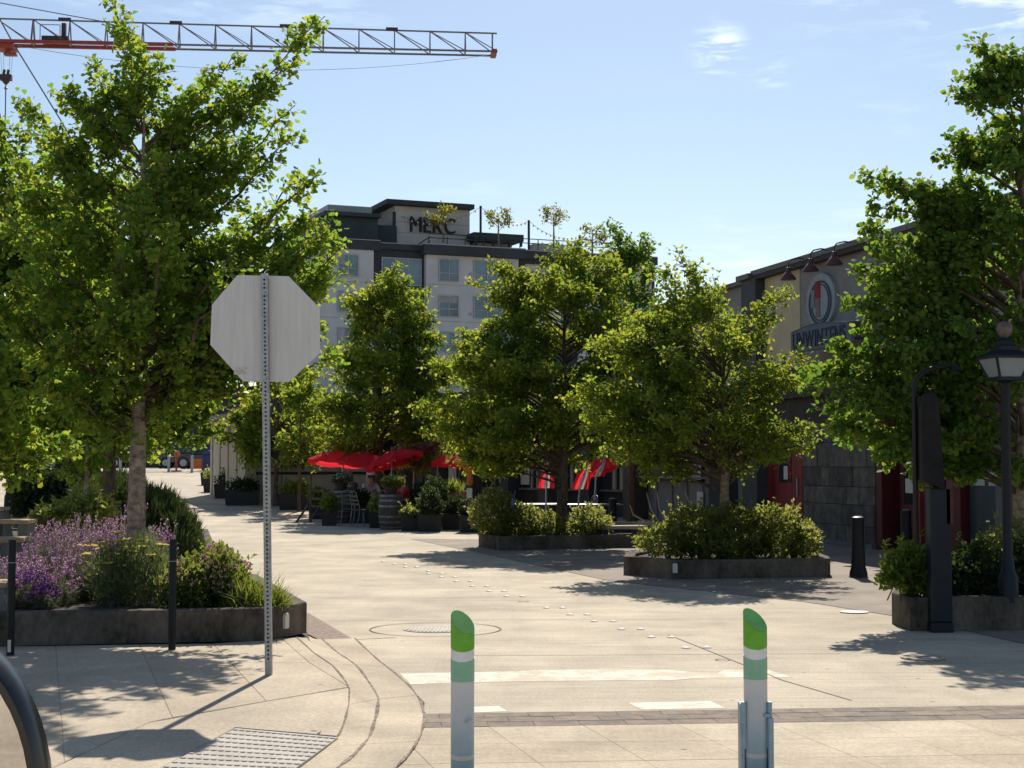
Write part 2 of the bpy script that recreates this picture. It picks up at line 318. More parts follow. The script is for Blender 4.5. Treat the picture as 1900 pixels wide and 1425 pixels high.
def scatter(name, pos, ydir, size, tpl, m, parent=None, zup=0.5, kind='stuff', loc=None, r=rng):
    pos = np.asarray(pos, float); n = len(pos); y = norm(np.asarray(ydir, float) + 1e-6)
    z = r.normal(size=(n, 3)) + np.array([0, 0, zup * 3]); x = norm(np.cross(y, z)); z = np.cross(x, y)
    T, fs = tpl; k = len(T); size = np.broadcast_to(np.asarray(size, float), (n,))
    V = pos[:, None, :] + size[:, None, None] * (T[None, :, 0, None] * x[:, None, :] + T[None, :, 1, None] * y[:, None, :] + T[None, :, 2, None] * z[:, None, :])
    V = V.reshape(-1, 3)
    me = bpy.data.meshes.new(name)
    loops = np.concatenate([np.array(f) for f in fs]); ls = np.array([len(f) for f in fs]); L = len(loops)
    me.vertices.add(len(V)); me.vertices.foreach_set('co', V.astype(np.float32).ravel())
    allL = (np.arange(n)[:, None] * k + loops[None, :]).ravel()
    me.loops.add(len(allL)); me.loops.foreach_set('vertex_index', allL.astype(np.int32))
    st = (np.arange(n)[:, None] * L + np.concatenate([[0], np.cumsum(ls)[:-1]])[None, :]).ravel()
    me.polygons.add(len(st)); me.polygons.foreach_set('loop_start', st.astype(np.int32))
    me.update(calc_edges=True); me.validate()
    me.materials.append(m)
    o = bpy.data.objects.new(name, me); col.objects.link(o)
    if parent: o.parent = parent
    if loc is not None: o.location = loc
    if kind: o['kind'] = kind
    return o
def bez(a, b, c, n):
    t = np.linspace(0, 1, n)[:, None]; return (1 - t) ** 2 * a + 2 * t * (1 - t) * b + t * t * c

def tree(name, label, px, Y, prof, tips, clear, trunk_r, leaf, lsize, lmat, nl=40, dens=1.0, group=None, bark=BARK,
         top=None, twig=0.45, depth=0.9, seed=1, flat=0.0, base_z=None, lean=0.0, cat='tree', droop=0.1, lps=3, rough=1.0, spur=.036):
    """trunk in column px at depth Y; prof = rows (y, left, right) of the crown's reach; tips = extra long limbs (px, py, dY)"""
    r = np.random.default_rng(seed)
    bz = G(Y) if base_z is None else base_z
    base = np.array([(px - 950) / F * Y, Y, bz]); s = Y / F
    t = thing(name, label, cat, base, 0, group)
    ztop = CZ + (HZ - (top if top is not None else prof[0][0])) * s - bz
    zc = CZ + (HZ - clear) * s - bz
    hts = np.linspace(0, 1, 12)
    wob = r.normal(size=(12, 2)).cumsum(0) * 0.008; wob[0] = 0
    axis = np.stack([wob[:, 0] * ztop * .3 + lean * hts, wob[:, 1] * ztop * .3, hts * ztop * 0.93], 1)
    rad = trunk_r * (1 - hts) ** 0.8 + 0.006; rad[0] *= 1.18
    mb = MB(); mb.tube(axis, list(rad), 9)
    def ax(z):
        i = np.clip(z / (ztop * .93), 0, 1); return np.array([np.interp(i, hts, axis[:, j]) for j in range(3)]), np.interp(i, hts, rad)
    rows = np.array(prof, float); ends = []
    ys = rows[:, 0]; ph1, ph2 = r.uniform(0, 6.28, 2)
    for i in range(nl):
        y = ys[0] + (ys[-1] - ys[0]) * ((i + r.random()) / nl)
        l = (px - np.interp(y, ys, rows[:, 1])) * s; rr = (np.interp(y, ys, rows[:, 2]) - px) * s
        th = r.random() * 2 * math.pi if i % 3 else r.choice([0, math.pi]) + r.normal() * .35
        q = (.80 + rough * .22 * math.sin(3 * th + ph1 + y * .021) * math.cos(y * .035 + ph2)) * (r.uniform(.62, 1.05) if i % 4 else r.uniform(1.0, 1.28)); cx = math.cos(th); mid = (rr - l) / 2; half = (l + rr) / 2
        ez = CZ + (HZ - y) * s - bz
        if flat > .3:
            st_ = .125 * (ztop - zc); of = .5 * st_ * math.sin(2 * th + ph1); ez = round((ez - of) / st_) * st_ + of + r.normal() * .045
        ends.append((mid + half * cx * q, half * depth * math.sin(th) * q, ez, 1.0 if q < 1.02 else .62))
    for e in tips:
        p = at(e[0], e[1], Y + e[2]); ends.append((p.x - base[0], p.y - base[1], p.z - bz, 0.66 if flat < .3 else .5))
    P = []; D = []; B = MB()
    for ex, ey, ez, tl in ends:
        e = np.array([ex, ey, ez]); hd = math.hypot(ex, ey)
        h0 = np.clip(ez - (0.75 - flat * .6) * hd - 0.15, min(zc, ez * .8), ztop * .88)
        a, ra = ax(h0); ctrl = a * .45 + e * .55 + np.array([0, 0, (0.10 + droop) * hd * (1 if flat else -.6) + (.0)])
        L = np.linalg.norm(e - a); n = max(5, int(L / .22)); pts = bez(a, ctrl, e, n)
        pts[1:-1] += r.normal(size=(n - 2, 3)) * 0.025
        r0 = min(ra * .55, 0.012 + 0.012 * L); B.tube(pts, list(np.linspace(r0, 0.004, n)), 5)
        nt_ = max(5, int(L / 0.085 * dens * (1.5 if tl < .9 else 1))); u = np.sort(r.uniform(.16 if flat < .3 else .32, 1.0, nt_)) ** .85
        idx = u * (n - 1); i0 = np.minimum(idx.astype(int), n - 2); fr = (idx - i0)[:, None]
        q = pts[i0] * (1 - fr) + pts[i0 + 1] * fr; tg = norm(pts[i0 + 1] - pts[i0])
        rd = r.normal(size=(nt_, 3)); rd[:, 2] *= (1 - flat * .8); rd = norm(rd - tg * (rd * tg).sum(1, keepdims=True) * .7)
        td = norm(rd + tg * .55 + np.array([0, 0, .12]))
        tlns = twig * tl * (1 - .62 * u) * r.uniform(.5, 1.2, nt_)
        for j in range(nt_):
            if tlns[j] > .10: B.tube([q[j], q[j] + td[j] * tlns[j]], [.005, .002], 3)
        k = np.maximum(2, (tlns / spur).astype(int))
        for j in range(nt_):
            w = r.uniform(.1, 1.0, k[j])[:, None]; c = q[j] + td[j] * tlns[j] * w
            P.append(c); D.append(np.repeat(td[j][None], k[j], 0))
    P = np.concatenate(P); D = np.concatenate(D)
    P3 = np.repeat(P, lps, 0) + r.normal(size=(len(P) * lps, 3)) * lsize * .55
    D3 = norm(np.repeat(D, lps, 0) * .5 + r.normal(size=(len(P) * lps, 3)) * .8 + np.array([0, 0, -.15]))
    sz = lsize * r.uniform(.65, 1.2, len(P3))
    mb.build('trunk', bark, t, smooth=True); B.build('limbs', bark if bark is BARKD else BARKD, t, kind='stuff')
    scatter('crown', P3, D3, sz, leaf, lmat, t, zup=.5, r=r)
    return t, len(P3)

def shrub(name, label, cat, loc, blobs, n, leaf, lsize, lmat, group=None, up=0.4, seed=1, stems=8, flowers=None, shell=.45, smat=BARKD, sprigs=None):
    """blobs: ellipsoids (x,y,z,rx,ry,rz) relative to loc"""
    r = np.random.default_rng(seed); t = thing(name, label, cat, loc, 0, group)
    bl = np.array(blobs, float); w = bl[:, 3] * bl[:, 4] * bl[:, 5]; w = w / w.sum()
    which = r.choice(len(bl), n, p=w); d = norm(r.normal(size=(n, 3)))
    rr = (shell + (1 - shell) * r.random(n) ** .5)
    lump = 1 + .22 * np.sin(d[:, 0] * 6 + which * 1.7) * np.cos(d[:, 2] * 5 + d[:, 1] * 5 + which)
    P = bl[which, :3] + d * bl[which, 3:6] * (rr * lump)[:, None]
    keep = P[:, 2] > 0.0; P = P[keep]; d = d[keep]
    D = norm(d * .7 + r.normal(size=P.shape) * .6 + np.array([0, 0, up]))
    scatter('foliage', P, D, lsize * r.uniform(.6, 1.25, len(P)), leaf, lmat, t, zup=.4, r=r)
    if sprigs is None: sprigs = int(len(P) / 130)
    if sprigs:
        wh = r.choice(len(bl), sprigs, p=w); q = norm(r.normal(size=(sprigs, 3)) + np.array([0, 0, .5])); st_ = bl[wh, :3] + q * bl[wh, 3:6] * .85
        ln = r.uniform(.8, 2.6, sprigs) * min(max(lsize, .07), .09) * (1.3 if len(leaf[0]) > 3 else .8); dd = norm(q * .7 + np.array([0, 0, .6 + up]) + r.normal(size=(sprigs, 3)) * .3); ok = st_[:, 2] > .05
        st_, ln, dd = st_[ok], ln[ok], dd[ok]; f = np.linspace(.1, 1, 9)[None, :, None]; PP = (st_[:, None] + dd[:, None] * ln[:, None, None] * f).reshape(-1, 3)
        DD = norm(np.repeat(dd, 9, 0) * .8 + r.normal(size=PP.shape) * .7); scatter('shoots', PP, DD, lsize * r.uniform(.6, 1.1, len(PP)), leaf, lmat, t, zup=.4, r=r)
    if stems:
        B = MB()
        for i in range(stems):
            b = bl[r.choice(len(bl), p=w)]; q = norm(r.normal(size=3)); q[2] = abs(q[2])
            e = b[:3] + q * b[3:6] * .8; s = np.array([b[0] + r.normal() * .05, b[1] + r.normal() * .05, 0])
            B.tube([s, (s + e) / 2 + r.normal(size=3) * .03, e], [.009, .006, .003], 4)
        B.build('stems', smat, t, kind='stuff')
    if flowers:
        fn, fl, fs, fm, fup = flowers
        which = r.choice(len(bl), fn, p=w); d = norm(r.normal(size=(fn, 3)) + np.array([0, -.25, fup])); d[:, 2] = np.where(fup > 0, np.abs(d[:, 2]), d[:, 2])
        P = bl[which, :3] + d * bl[which, 3:6] * r.uniform(.88, 1.12, fn)[:, None]; P = P[P[:, 2] > .03]
        D = norm(r.normal(size=P.shape) * .35 + np.array([0, -.2, 1.0]))
        scatter('flowers', P, D, fs * r.uniform(.7, 1.3, len(P)), fl, fm, t, zup=.2, r=r)
    return t

# ================================================================== THE SETTING
ys = [-80, -20, 0, 10, 20, 30, 36] + list(np.arange(38, 86, 2.0)) + [86, 100, 150, 300, 800, 2600]
xs = [-2000, -300, -60, -20, -8, 0, 8, 20, 60, 300, 2000]
mb = MB(); vs_ = [(x, y, G(y)) for y in ys for x in xs]; nx = len(xs)
mb.add(vs_, [(j * nx + i, j * nx + i + 1, (j + 1) * nx + i + 1, (j + 1) * nx + i) for j in range(len(ys) - 1) for i in range(nx - 1)])
ground = setstruct(mb.build('street', STREET))

def slab(pts, gap, depth, name, m, parent, lift=0.0, bev=0.006):
    """one paving piece: polygon of 3D points, inset by half the joint, with real edges"""
    bm = bmesh.new(); f = bm.faces.new([bm.verts.new(p) for p in pts])
    bm.normal_update()
    if f.normal.z < 0: f.normal_flip()
    res = bmesh.ops.inset_region(bm, faces=[f], thickness=gap, use_even_offset=True)
    bmesh.ops.delete(bm, geom=res['faces'], context='FACES')
    f = bm.faces[:][0]
    e = bmesh.ops.extrude_face_region(bm, geom=[f]); vv = [x for x in e['geom'] if isinstance(x, bmesh.types.BMVert)]
    bmesh.ops.translate(bm, verts=vv, vec=(0, 0, 0))
    low = [v for v in bm.verts if v not in vv]
    for v in low: v.co.z -= depth
    if lift:
        for v in vv: v.co.z += lift
    bmesh.ops.recalc_face_normals(bm, faces=bm.faces)
    me = bpy.data.meshes.new(name); bm.to_mesh(me); bm.free(); me.materials.append(m)
    o = bpy.data.objects.new(name, me); col.objects.link(o); o.parent = parent
    if bev:
        b = o.modifiers.new('bevel', 'BEVEL'); b.width = bev; b.segments = 1; b.limit_method = 'ANGLE'; b.angle_limit = R(50)
    return o

# --- crosswalk of concrete squares and the paver strip at the street mouth
AZ = R(13.9); DV = Vector((-math.sin(AZ), math.cos(AZ), 0)); NV = Vector((math.cos(AZ), math.sin(AZ), 0))
RV = Vector((math.cos(R(5.0)), math.sin(R(5.0)), 0))
bed = MB(); p0 = gp(640, 1356, .002); q0 = p0 - DV * 3.2; bed.add([p0, p0 + RV * 9, q0 + RV * 9, q0], [(0, 3, 2, 1)])
cross = setstruct(bed.build('crosswalk', JOINT))
c0 = gp(907, 1352, 0); S_ = gp(1090, 1350, 0); sp_ = 0.61
for i in range(-3, 8):
    for j in range(0, 5):
        a = c0 + RV * (sp_ * 1.0 * i) - DV * (sp_ * j); b = a + RV * sp_
        z = 0.012 + random.uniform(-.0006, .0006)
        pts = [Vector((p.x, p.y, z)) for p in (a, b, b - DV * sp_, a - DV * sp_)]
        slab(pts, .005, .01, 'paving_square', random.choice(WALKV), cross, bev=.003)
PAV = [mat('paver_brown_%d' % k, c, 0.9, 0.15, 9, 0.4, spec=.2) for k, c in enumerate([(0.235, .19, .15), (.215, .175, .14), (.25, .20, .155), (.205, .172, .142)])]
bed = MB(); p0 = gp(640, 1356, .003); p0 = c0 - RV * 2.6; ev = RV.cross(Vector((0, 0, 1))) * -1
bed.add([(p.x, p.y, .003) for p in (p0, p0 + RV * 12, p0 + RV * 12 + ev * .60, p0 + ev * .60)], [(0, 1, 2, 3)])
strip = setstruct(bed.build('paver_strip', JOINT))
bl_, bw_ = .30, .185
for r_ in range(3):
    for k in range(-7, 26):
        a = c0 + RV * (bl_ * k + (bl_ / 2 if r_ % 2 else 0)) + ev * (bw_ * r_ + .01); z = .012 + random.uniform(-.002, .001)
        pts = [Vector((p.x, p.y, z)) for p in (a, a + RV * bl_, a + RV * bl_ + ev * bw_, a + ev * bw_)]
        slab(pts, .007, .012, 'paver', random.choice(PAV), strip, bev=.004)

# --- left sidewalk corner: bed, panels, kerb, gutter
ZS = .11
swb = MB(); outl = [(-900, 215), (240, 215), (1210, 190), (1320, 168), (1350, 258), (1430, 312), (1480, 370), (1500, 410), (1490, 480), (1470, 560), (1440, 618), (1230, 753), (1050, 900), (-900, 1300)]
swb.add([z7(x, y, .02 if y > 500 and x > 1000 else ZS - .03) for x, y in outl], [tuple(range(len(outl) - 1, -1, -1))])
walk = setstruct(swb.build('sidewalk', JOINT))
def zz(pts): return [z7(x, y, z) for x, y, z in pts]
H = ZS
panels = [
    [(-900, 240, H), (240, 228, H), (276, 725, H), (250, 740, H), (-300, 1010, H), (-900, 1280, H)],
    [(240, 228, H), (598, 222, H), (740, 535, H), (640, 556, H), (276, 725, H)],
    [(598, 222, H), (915, 218, H), (991, 300, H), (1145, 465, H), (740, 535, H)],
    [(915, 218, H), (991, 300, H), (1330, 300, H), (1210, 195, H), (1150, 203, H)],
    [(991, 300, H), (1145, 465, H), (1500, 404, H), (1330, 300, H)],
    [(1210, 195, H), (1330, 300, H), (1500, 404, H), (1480, 370, H), (1430, 312, H), (1350, 258, H), (1275, 192, H)],
    [(250, 742, H), (640, 558, H), (1145, 467, H), (1502, 407, H), (1500, 480, .09), (1480, 560, .062), (1455, 616, .036), (1010, 578, .085), (690, 753, .085), (560, 850, .085), (-300, 1020, H)],
]
for k, pts in enumerate(panels): slab(zz(pts), .007, .06, 'sidewalk_panel', WALKP[(0, 1, 2, 1, 0, 2, 1)[k]], walk, bev=.005)
# panel in front of the tactile plate
def resample(p, n):
    p = np.array(p, float); d = np.concatenate([[0], np.cumsum(np.linalg.norm(np.diff(p, axis=0), axis=1))]); t = np.linspace(0, d[-1], n)
    return np.stack([np.interp(t, d, p[:, i]) for i in range(p.shape[1])], 1)
Kc = resample([(1275, 190, H), (1350, 258, H), (1430, 312, H), (1480, 370, H), (1503, 410, H), (1500, 480, .09), (1480, 560, .062), (1455, 618, .036), (1360, 690, .03), (1270, 753, .028), (1120, 850, .028)], 30)
Mc = resample([(1385, 200, .035), (1440, 250, .03), (1530, 310, .03), (1590, 390, .03), (1628, 450, .03), (1620, 520, .03), (1590, 620, .028), (1520, 700, .026), (1450, 753, .026), (1340, 850, .026)], 30)
Oc = resample([(1525, 195, .018), (1620, 285, .018), (1700, 345, .018), (1770, 410, .018), (1812, 470, .018), (1826, 540, .018), (1810, 610, .018), (1770, 680, .018), (1700, 753, .018), (1580, 850, .018)], 30)
kerb = thing('kerb', 'curved concrete kerb and gutter around the sidewalk corner', 'kerb', (0, 0, 0)); del kerb['category']; del kerb['label']; setstruct(kerb)
def ribbon(A, Bc, i0, i1, name):
    m_ = MB(); n = i1 - i0 + 1
    sh = .012
    a = [z7(*A[i]) for i in range(i0, i1 + 1)]; b = [z7(*Bc[i]) for i in range(i0, i1 + 1)]
    mid = [(p + q) / 2 for p, q in zip(a, b)]
    top = a + b; low = [Vector((p.x, p.y, -.02)) for p in a + b]
    m_.add(top + low, [(i, i + n, i + n + 1, i + 1) for i in range(n - 1)] + [(i + 2 * n, i, i + 1, i + 1 + 2 * n) for i in range(n - 1)] + [(i + n, i + 3 * n, i + 1 + 3 * n, i + n + 1) for i in range(n - 1)] + [(0, 2 * n, 3 * n, n), (n - 1, 2 * n - 1, 4 * n - 1, 3 * n - 1)])
    return m_.build(name, KERB, kerb)
def trim(C, i0, i1): return C
cuts = [0, 6, 12, 19, 24, 29]
def gapify(C, i0, i1):
    D = C.copy(); D[i0] = C[i0] * .985 + C[min(i0 + 1, 29)] * .015; D[i1] = C[i1] * .985 + C[max(i1 - 1, 0)] * .015; return D
for a_, b_ in zip(cuts[:-1], cuts[1:]):
    ribbon(gapify(Kc, a_, b_), gapify(Mc, a_, b_), a_, b_, 'kerb_stone'); 
    g2 = gapify(Mc, a_, b_); g2[:, :2] += 0; ribbon(g2, gapify(Oc, a_, b_), a_, b_, 'gutter_pan')
# crack of dirt along the gutter's edge
cr_ = MB(); o_in = [z7(*Oc[i]) for i in range(30)]; 
cr_.add([Vector((p.x - .0, p.y, .0045)) for p in o_in] + [Vector((p.x + .018 + .012 * math.sin(i * 2.1), p.y + .012, .0045)) for i, p in enumerate(o_in)], [(i, i + 30, i + 31, i + 1) for i in range(29)])
cr_.build('edge_joint', JOINT, kerb)
DIRT = mat('gutter_dirt', (.20, .16, .12), .95, .4, 14)
def kline(C, w, dz, name):
    C = resample(C, 140); b = MB(); pts = [z7(*c) for c in C]; n = 140; L_ = []; R_ = []
    for i, p in enumerate(pts):
        d = (pts[min(i + 3, 139)] - pts[max(i - 3, 0)]); a = Vector((-d.y, d.x, 0)).normalized() * (w * (.5 + .3 * math.sin(i * .31) * math.sin(i * .13) + random.uniform(-.12, .12))); L_.append(p + a + Vector((0, 0, dz))); R_.append(p - a + Vector((0, 0, dz)))
    b.add(L_ + R_, [(i, i + n, i + n + 1, i + 1) for i in range(n - 1)]); return b.build(name, DIRT, kerb)
kline(Kc, .012, .003, 'edge_joint'); kline(Mc, .020, .0035, 'gutter_dirt'); kline(Oc, .014, .003, 'edge_joint')
# exposed-aggregate wedge between planter and gutter
AGG = mat('aggregate_brown', (.25, .19, .155), .95, .22, 20, .5)
w_ = MB(); w_.add([z7(x, y, .012) for x, y in [(1322, 84), (1520, 200), (1385, 207), (1322, 176)]], [(3, 2, 1, 0)])
setstruct(w_.build('aggregate_patch', AGG))

# tactile plate with truncated domes
TACT = mat('tactile_plate_concrete', (.40, .355, .30), .8, .10, 8, .2)
tc_ = [z7(1012, 581, .094), z7(1453, 620, .046), z7(1205, 800, .046), z7(640, 780, .094)]
tp = thing('tactile_plate', 'pale tactile plate with rows of raised domes set in the sidewalk corner', 'tactile plate', (0, 0, 0))
slab(tc_, .0, .05, 'plate', TACT, tp, bev=.003)
dm = MB()
A_, B_, C_, D_ = tc_
for i in range(16):
    for j in range(11):
        u, v = (i + .5) / 16, (j + .5) / 11
        p = A_.lerp(B_, u).lerp(D_.lerp(C_, u), v)
        dm.lathe([(.021, -.001), (.016, .005), (.012, .0062)], 8, p + Vector((0, 0, .0)))
dm.build('domes', TACT, tp, kind='stuff')

# --- brown plaza paving on the right side
pl = MB(); poly = [gp(2300, 1215), gp(1900, 1195), gp(1700, 1150), gp(1500, 1118), gp(1130, 1078), gp(880, 1024), gp(760, 1000), gx(1130, 34.5), gx(1500, 33), gx(2400, 24)]
pl.add([(p.x, p.y, .005) for p in poly], [tuple(range(len(poly)))]); setstruct(pl.build('plaza_pavement', PLAZA))

# --- paint, joints, manhole, studs
def sheet(name, pts, z, m, parent=None):
    b = MB(); b.add([(p.x, p.y, z) for p in pts], [tuple(range(len(pts)))])
    o = b.build(name, m, parent)
    if o.data.polygons[0].normal.z < 0: o.data.flip_normals()
    return o
def worn(name, c1, c2, thr):
    m = mat(name, c1, .85, .08, 9, .1, spec=.25); t = m.node_tree; n = t.nodes; l = t.links; b = n['Principled BSDF']
    src = b.inputs['Base Color'].links[0].from_socket
    tx = n.new('ShaderNodeTexCoord'); no = n.new('ShaderNodeTexNoise'); no.inputs['Scale'].default_value = 3.2; no.inputs['Detail'].default_value = 10; no.inputs['Roughness'].default_value = .75
    l.new(tx.outputs['Object'], no.inputs['Vector']); r = n.new('ShaderNodeValToRGB'); r.color_ramp.elements[0].position = thr; r.color_ramp.elements[1].position = thr + .05
    l.new(no.outputs['Fac'], r.inputs['Fac']); mx = n.new('ShaderNodeMix'); mx.data_type = 'RGBA'; l.new(r.outputs[0], mx.inputs['Factor'])
    mx.inputs['A'].default_value = (*c2, 1); l.new(src, mx.inputs['B']); l.new(mx.outputs['Result'], b.inputs['Base Color']); return m
PAINT = worn('stop_bar_paint', (.68, .61, .50), (.545, .465, .345), .46)
PAINT2 = worn('crosswalk_bar_paint', (.68, .62, .51), (.545, .465, .345), .42)
setstruct(sheet('stop_line', [gp(742, 1250), gp(900, 1247), gp(960, 1246), gp(1000, 1243), gp(1235, 1243), gp(1330, 1250), gp(1345, 1243), gp(1425, 1243), gp(1470, 1257), gp(1300, 1258), gp(1250, 1262), gp(1000, 1264), gp(900, 1266), gp(762, 1270)], .0016, PAINT))
setstruct(sheet('crossing_line', [gp(862, 1312), gp(925, 1310), gp(942, 1320), gp(868, 1323)], .0016, PAINT2))
setstruct(sheet('crossing_line', [gp(1165, 1304), gp(1318, 1301), gp(1347, 1314), gp(1190, 1317)], .0016, PAINT2))
setstruct(sheet('painted_line', [gx(300, 66), gx(304, 66), gx(333, 46), gx(328, 46)], .0, PAINT2)).location.z = G(52) + .22
for o in bpy.data.objects:
    if o.name == 'painted_line':
        for v in o.data.vertices: v.co.z = G(v.co.y) + .012
        o.location.z = 0
SEAL = mat('crack_seal', (.16, .135, .11), .9)
def strip_line(name, pts, w, z=.0035, m=SEAL):
    b = MB()
    pts = [Vector(p) for p in pts]
    for i in range(len(pts) - 1):
        d = (pts[i + 1] - pts[i]).normalized(); a = Vector((-d.y, d.x, 0)) * w / 2
        b.add([Vector((q.x, q.y, z + (G(q.y)))) for q in (pts[i] - a, pts[i] + a, pts[i + 1] + a, pts[i + 1] - a)], [(0, 3, 2, 1)])
    o = b.build(name, m, ground); return o
strip_line('joint_line', [gp(1240, 1178), gp(1325, 1212), gp(1450, 1262), gp(1580, 1300)], .012)
strip_line('joint_line', [gp(640, 1188), gp(735, 1183)], .02)
for yy, xa, xb in [(1108, 600, 1240), (1150, 560, 1600), (1044, 480, 900), (1005, 470, 800), (1016, 430, 860), (1215, 850, 1560)]:
    strip_line('joint_line', [gp(xa, yy + 2), gp((xa + xb) / 2, yy), gp(xb, yy - 2)], .012)
# manhole
mh = thing('manhole', 'round cast manhole cover with pale worn ring in the street', 'manhole', gp(808, 1168, 0))
b = MB(); n = 48
def ringmesh(r0, r1, z):
    b = MB(); b.add([(r0 * math.cos(2 * math.pi * i / n), r0 * math.sin(2 * math.pi * i / n), z) for i in range(n)] + [(r1 * math.cos(2 * math.pi * i / n), r1 * math.sin(2 * math.pi * i / n), z) for i in range(n)], [(i, i + n, (i + 1) % n + n, (i + 1) % n) for i in range(n)]); return b
ringmesh(.655, .675, .005).build('ring_joint', SEAL, mh)
CAST = mat('worn_cast_iron', (.30, .265, .22), .7, .18, 14, metal=.0)
MB().lathe([(.33, .0), (.33, .007), (.315, .009)], 40).build('cover', CAST, mh)
rb = MB()
for i in range(-7, 8):
    h_ = math.sqrt(max(0, .30 ** 2 - (i * .04) ** 2)); rb.box(i * .04 - .011, i * .04 + .011, -h_, h_, .009, .014)
rb.build('ribs', CAST, mh, kind='stuff')
cv = MB(); cv.lathe([(.16, .002), (.16, .008), (.15, .009)], 28); o = cv.build('utility_cover', mat('pale_cover', (.50, .46, .40), .6, .08, 9), loc=gp(1585, 1136, .004)); tag(o, 'small pale utility cover in the paving before the right planter', 'utility cover')
cv2 = thing('drain_cover', 'round drain cover with pale rim in shade before the right planter', 'drain cover', gp(1712, 1221, .003)); 
MB().lathe([(.19, .002), (.19, .010), (.165, .011), (.16, .006)], 28).build('rim', KERB, cv2); MB().lathe([(.16, .003), (.16, .009)], 28).build('lid', CAST, cv2)
# studs
st = MB(); st.lathe([(.048, .0), (.045, .004), (.024, .014), (.008, .018)], 14)
sme = st.mesh('road_stud', mat('stud_ceramic', (.62, .55, .44), .6, .14, 20), True)
for k, (x, y) in enumerate([(30, 112), (85, 125), (140, 125), (142, 141), (198, 141), (257, 161), (258, 174), (325, 174), (322, 190), (390, 190), (397, 212), (470, 212), (478, 237), (551, 237), (563, 262), (638, 262), (651, 288), (731, 288), (852, 346), (933, 346), (970, 380), (1057, 380), (1093, 414), (1188, 414), (1230, 454), (1327, 454), (1380, 494), (1480, 494), (1555, 548), (1660, 546)]):
    o = bpy.data.objects.new('road_stud', sme); col.objects.link(o); o.location = gp(700 + x * .3684, 1001 + y * .3684, .0)
    tag(o, 'white raised road stud in the double row running across the street', 'road stud', 'white studs across the street')
for k, (x, y, lb) in enumerate([(736, 314, 'empty stud mount left of the gap in the white stud row'), (1740, 608, 'empty ring of a missing stud at the near end of the row')]):
    o = ringmesh(.05, .066, .006).build('stud_ring', SEAL, loc=gp(700 + x * .3684, 1001 + y * .3684, 0)); tag(o, lb, 'stud mount')

# ------------------------------------------------------------------ planters
def inset(poly, d):
    n = len(poly); out = []; P = [Vector((p[0], p[1])) for p in poly]
    ar = sum(P[i].x * P[(i + 1) % n].y - P[(i + 1) % n].x * P[i].y for i in range(n)); sgn = 1 if ar > 0 else -1
    for i in range(n):
        a, b, c = P[i - 1], P[i], P[(i + 1) % n]; d1 = (b - a).normalized(); d2 = (c - b).normalized()
        n1 = Vector((-d1.y, d1.x)) * sgn; n2 = Vector((-d2.y, d2.x)) * sgn
        k = d / max(.3, (1 + n1.dot(n2))); out.append(b + (n1 + n2) * k)
    return out
def planter(name, label, poly, h, th=.16, z0=0.0, m=PLANTC, light=None):
    c = sum((Vector((p[0], p[1])) for p in poly), Vector((0, 0))) / len(poly)
    t = thing(name, label, 'planter', (c.x, c.y, z0)); P = [(p[0] - c.x, p[1] - c.y) for p in poly]; I = inset(P, th); n = len(P)
    b = MB(); b.add([(p[0], p[1], 0) for p in P] + [(p[0], p[1], h) for p in P] + [(p[0], p[1], h) for p in I] + [(p[0], p[1], 0) for p in I],
                    [(i, (i + 1) % n, (i + 1) % n + n, i + n) for i in range(n)] + [(i + n, (i + 1) % n + n, (i + 1) % n + 2 * n, i + 2 * n) for i in range(n)] + [(i + 2 * n, (i + 1) % n + 2 * n, (i + 1) % n + 3 * n, i + 3 * n) for i in range(n)])
    o = b.build('wall', m, t, bevel=.02)
    bm = bmesh.new(); bm.from_mesh(o.data); bmesh.ops.recalc_face_normals(bm, faces=bm.faces); bm.to_mesh(o.data); bm.free()
    s = MB(); s.add([(p[0], p[1], h - .05) for p in inset(P, th - .01)], [tuple(range(n))]); so_ = s.build('soil', SOIL, t)
    if so_.data.polygons[0].normal.z < 0: so_.data.flip_normals()
    if light:   # small plate lamp on the wall at world point, facing direction
        p, nrm = light; p = Vector(p) - Vector((c.x, c.y, z0)); side = Vector((-nrm[1], nrm[0], 0)).normalized(); nn = Vector((nrm[0], nrm[1], 0)).normalized()
        pts = [(-.035, -.07), (.035, -.07), (.035, .05), (.022, .07), (-.022, .07), (-.035, .05)]
        l = MB(); l.add([p + side * a + Vector((0, 0, z)) - nn * .004 for a, z in pts] + [p + side * a + Vector((0, 0, z)) + nn * .03 for a, z in pts], [tuple(range(5, -1, -1)), tuple(range(6, 12))] + [(i, (i + 1) % 6, (i + 1) % 6 + 6, i + 6) for i in range(6)])
        l.build('plate_light', CERAM, t, bevel=.006)
    return t
def g2(px, py, z=0.): p = gp(px, py, z); return (p.x, p.y)
PH = .29
# left near planter
fl = [g2(-260, 1204, ZS), g2(497, 1189, ZS), g2(569, 1174, ZS)]
back = [(fl[2][0] - 1.05, fl[2][1] + 3.6), (fl[2][0] - 1.5, fl[2][1] + 4.0), (fl[0][0] - .4, fl[0][1] + 4.0)]
d_ = Vector(fl[2]) - Vector(fl[1]); nl_ = (d_.y, -d_.x)
planter('street_planter', 'long dark concrete planter with lavender on the left corner', fl + back, PH, .16, ZS, light=(Vector((*(Vector(fl[1]).lerp(Vector(fl[2]), .42)), ZS + .15)), nl_))
# left second planter behind it
a = g2(378, 1050, 0); planter('street_planter', 'concrete planter with dark rosemary behind the lavender bed', [(a[0] - 5.2, a[1] - .1), (a[0] - .25, a[1] - .1), a, (a[0] + .12, a[1] + .5), (a[0] - 1.6, a[1] + 8.6), (a[0] - 2.4, a[1] + 9), (a[0] - 6.6, a[1] + 9)], .24)
